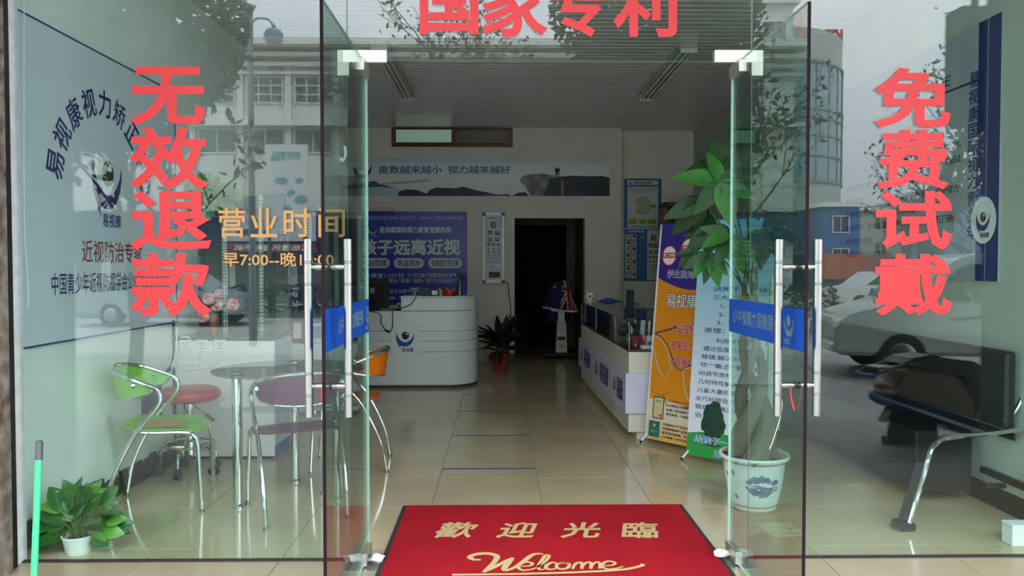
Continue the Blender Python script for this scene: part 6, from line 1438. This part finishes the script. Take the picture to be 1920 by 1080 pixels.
v0 = Q(1548, 700, 10.6); vn.location = (v0.x, v0.y-.2, -.15); vn.rotation_euler = (0, 0, math.radians(10))
wprof = [(0, .4), (0, .7), (.9, .88), (1.5, 1.32), (3.0, 1.34), (3.6, .95), (4.2, .9), (4.25, .4), (4.0, .3), (.2, .3)]
cgl = [[(1.02, .90), (1.55, 1.27), (2.2, 1.28), (2.2, .90)], [(2.27, .90), (2.27, 1.28), (2.95, 1.28), (3.45, .92)]]
c1 = car('white_car', 'small white saloon far down the street beyond the van', 'car', 0, 0, 4.2, 1.35, 1.7, wprof, cgl, 'd5d8da'); p = Q(1545, 540, 26); c1.location = (p.x, p.y, -.22)
c2 = car('silver_car', 'silver saloon driving on the far lane, left side of the panes', 'car', 0, 0, 4.2, 1.35, 1.7, wprof, cgl, '9aa3a8'); p = Q(480, 560, 20.5); c2.location = (p.x, p.y, -.22); c2.rotation_euler = (0, 0, PI)
# electric scooter in front of the right pane
s0 = V((Q(1648, 700, 5.7).x, -(5.7-3.46), -.15))
sc = thing('electric_scooter', 'parked electric scooter with a black seat, tan panel and blue foot board', 'scooter', (0,0,0)); tan = mat('tan_scooter_panel', '9c9068', .35); nvy = mat('navy_scooter_trim', '2b4686', .3)
def sprism(pts, w0, name, m_, bv=.03, par_=sc): return G().prism(Fr((0, w0/2, 0), XA, ZA), pts, 0, w0).build(name, m_, par_, bevel=bv, seg=2)
for x in (.30, 1.36):
    w_ = G().lathe((x, -.05, .21), [(.13, 0), (.19, .01), (.21, .03), (.21, .07), (.19, .09), (.13, .10)], 24, ax=(0,1,0)).build('wheel', mat('tyre', '161617', .8), sc); G().lathe((x, -.04, .21), [(.12, 0), (.12, .08)], 20, ax=(0,1,0)).build('hub', grey_pl, w_)
sprism([(.02,.56),(.05,.46),(.35,.36),(.62,.26),(.78,.26),(.74,.46),(.60,.64),(.12,.72)], .26, 'rear_panel', tan)
sprism([(.0,.50),(.05,.43),(.35,.33),(.66,.20),(1.15,.20),(1.15,.28),(.72,.30),(.40,.43),(.06,.53)], .30, 'side_trim', nvy, .02)
sprism([(.10,.72),(.16,.78),(.36,.80),(.55,.76),(.74,.74),(.86,.68),(.80,.63),(.6,.64),(.3,.68)], .27, 'seat', mat('black_seat_vinyl', '16181b', .4), .03)
sprism([(.62,.30),(.80,.30),(.86,.62),(.66,.66)], .22, 'seat_post', black_pl, .02)
sprism([(1.12,.20),(1.22,.22),(1.30,.62),(1.22,.92),(1.16,.92),(1.20,.60)], .34, 'leg_shield', tan, .02)
sprism([(1.20,.34),(1.48,.40),(1.44,.48),(1.24,.46)], .14, 'front_mudguard', nvy, .02); sprism([(.02,.30),(.1,.42),(.4,.46),(.52,.36),(.46,.34),(.38,.42),(.14,.38)], .12, 'rear_mudguard', black_pl, .015)
G().tube([(1.36, 0, .21), (1.22, 0, .80), (1.18, 0, 1.0)], .02, 8).build('fork', grey_pl, sc); G().tube(spl([(1.02,-.32,1.02), (1.14,-.16,1.05), (1.16,0,1.0), (1.14,.16,1.05), (1.02,.32,1.02)], 5), .012, 8).build('handlebar', black_pl, sc)
for s in (-1, 1):
    G().tube([(1.05,s*.28,1.025), (1.0,s*.38,1.02)], .018, 8).build('grip', black_pl, sc); G().tube(spl([(1.12,s*.2,1.04), (1.10,s*.26,1.15), (1.08,s*.30,1.24)], 4), .006, 6).build('mirror_stalk', chrome, sc); G().ball((1.08, s*.32, 1.28), .06, (.3, 1, .7), 10, 6).build('mirror', black_pl, sc)
    G().tube(spl([(.16,s*.09,.74), (-.02,s*.10,.70), (-.12,s*.09,.66)], 4), .010, 8).build('rack_rail', nvy, sc)
G().tube([(-.12,-.10,.66), (-.12,.10,.66)], .014, 8).build('rack_bar', nvy, sc); G().box(-.06,-.08,.705,.10,.08,.72).build('rack_plate', tan, sc, bevel=.004); G().ball((.0, 0, .57), .035, (.6, 1.6, .8), 10, 6).build('tail_lamp', mat('tail_lamp_red', '8f2a2a', .2), sc)
G().box(.05, -.03, .10, .11, .03, .20).build('stand', grey_pl, sc)
sc.location = s0; sc.rotation_euler = (0, 0, math.radians(-14))
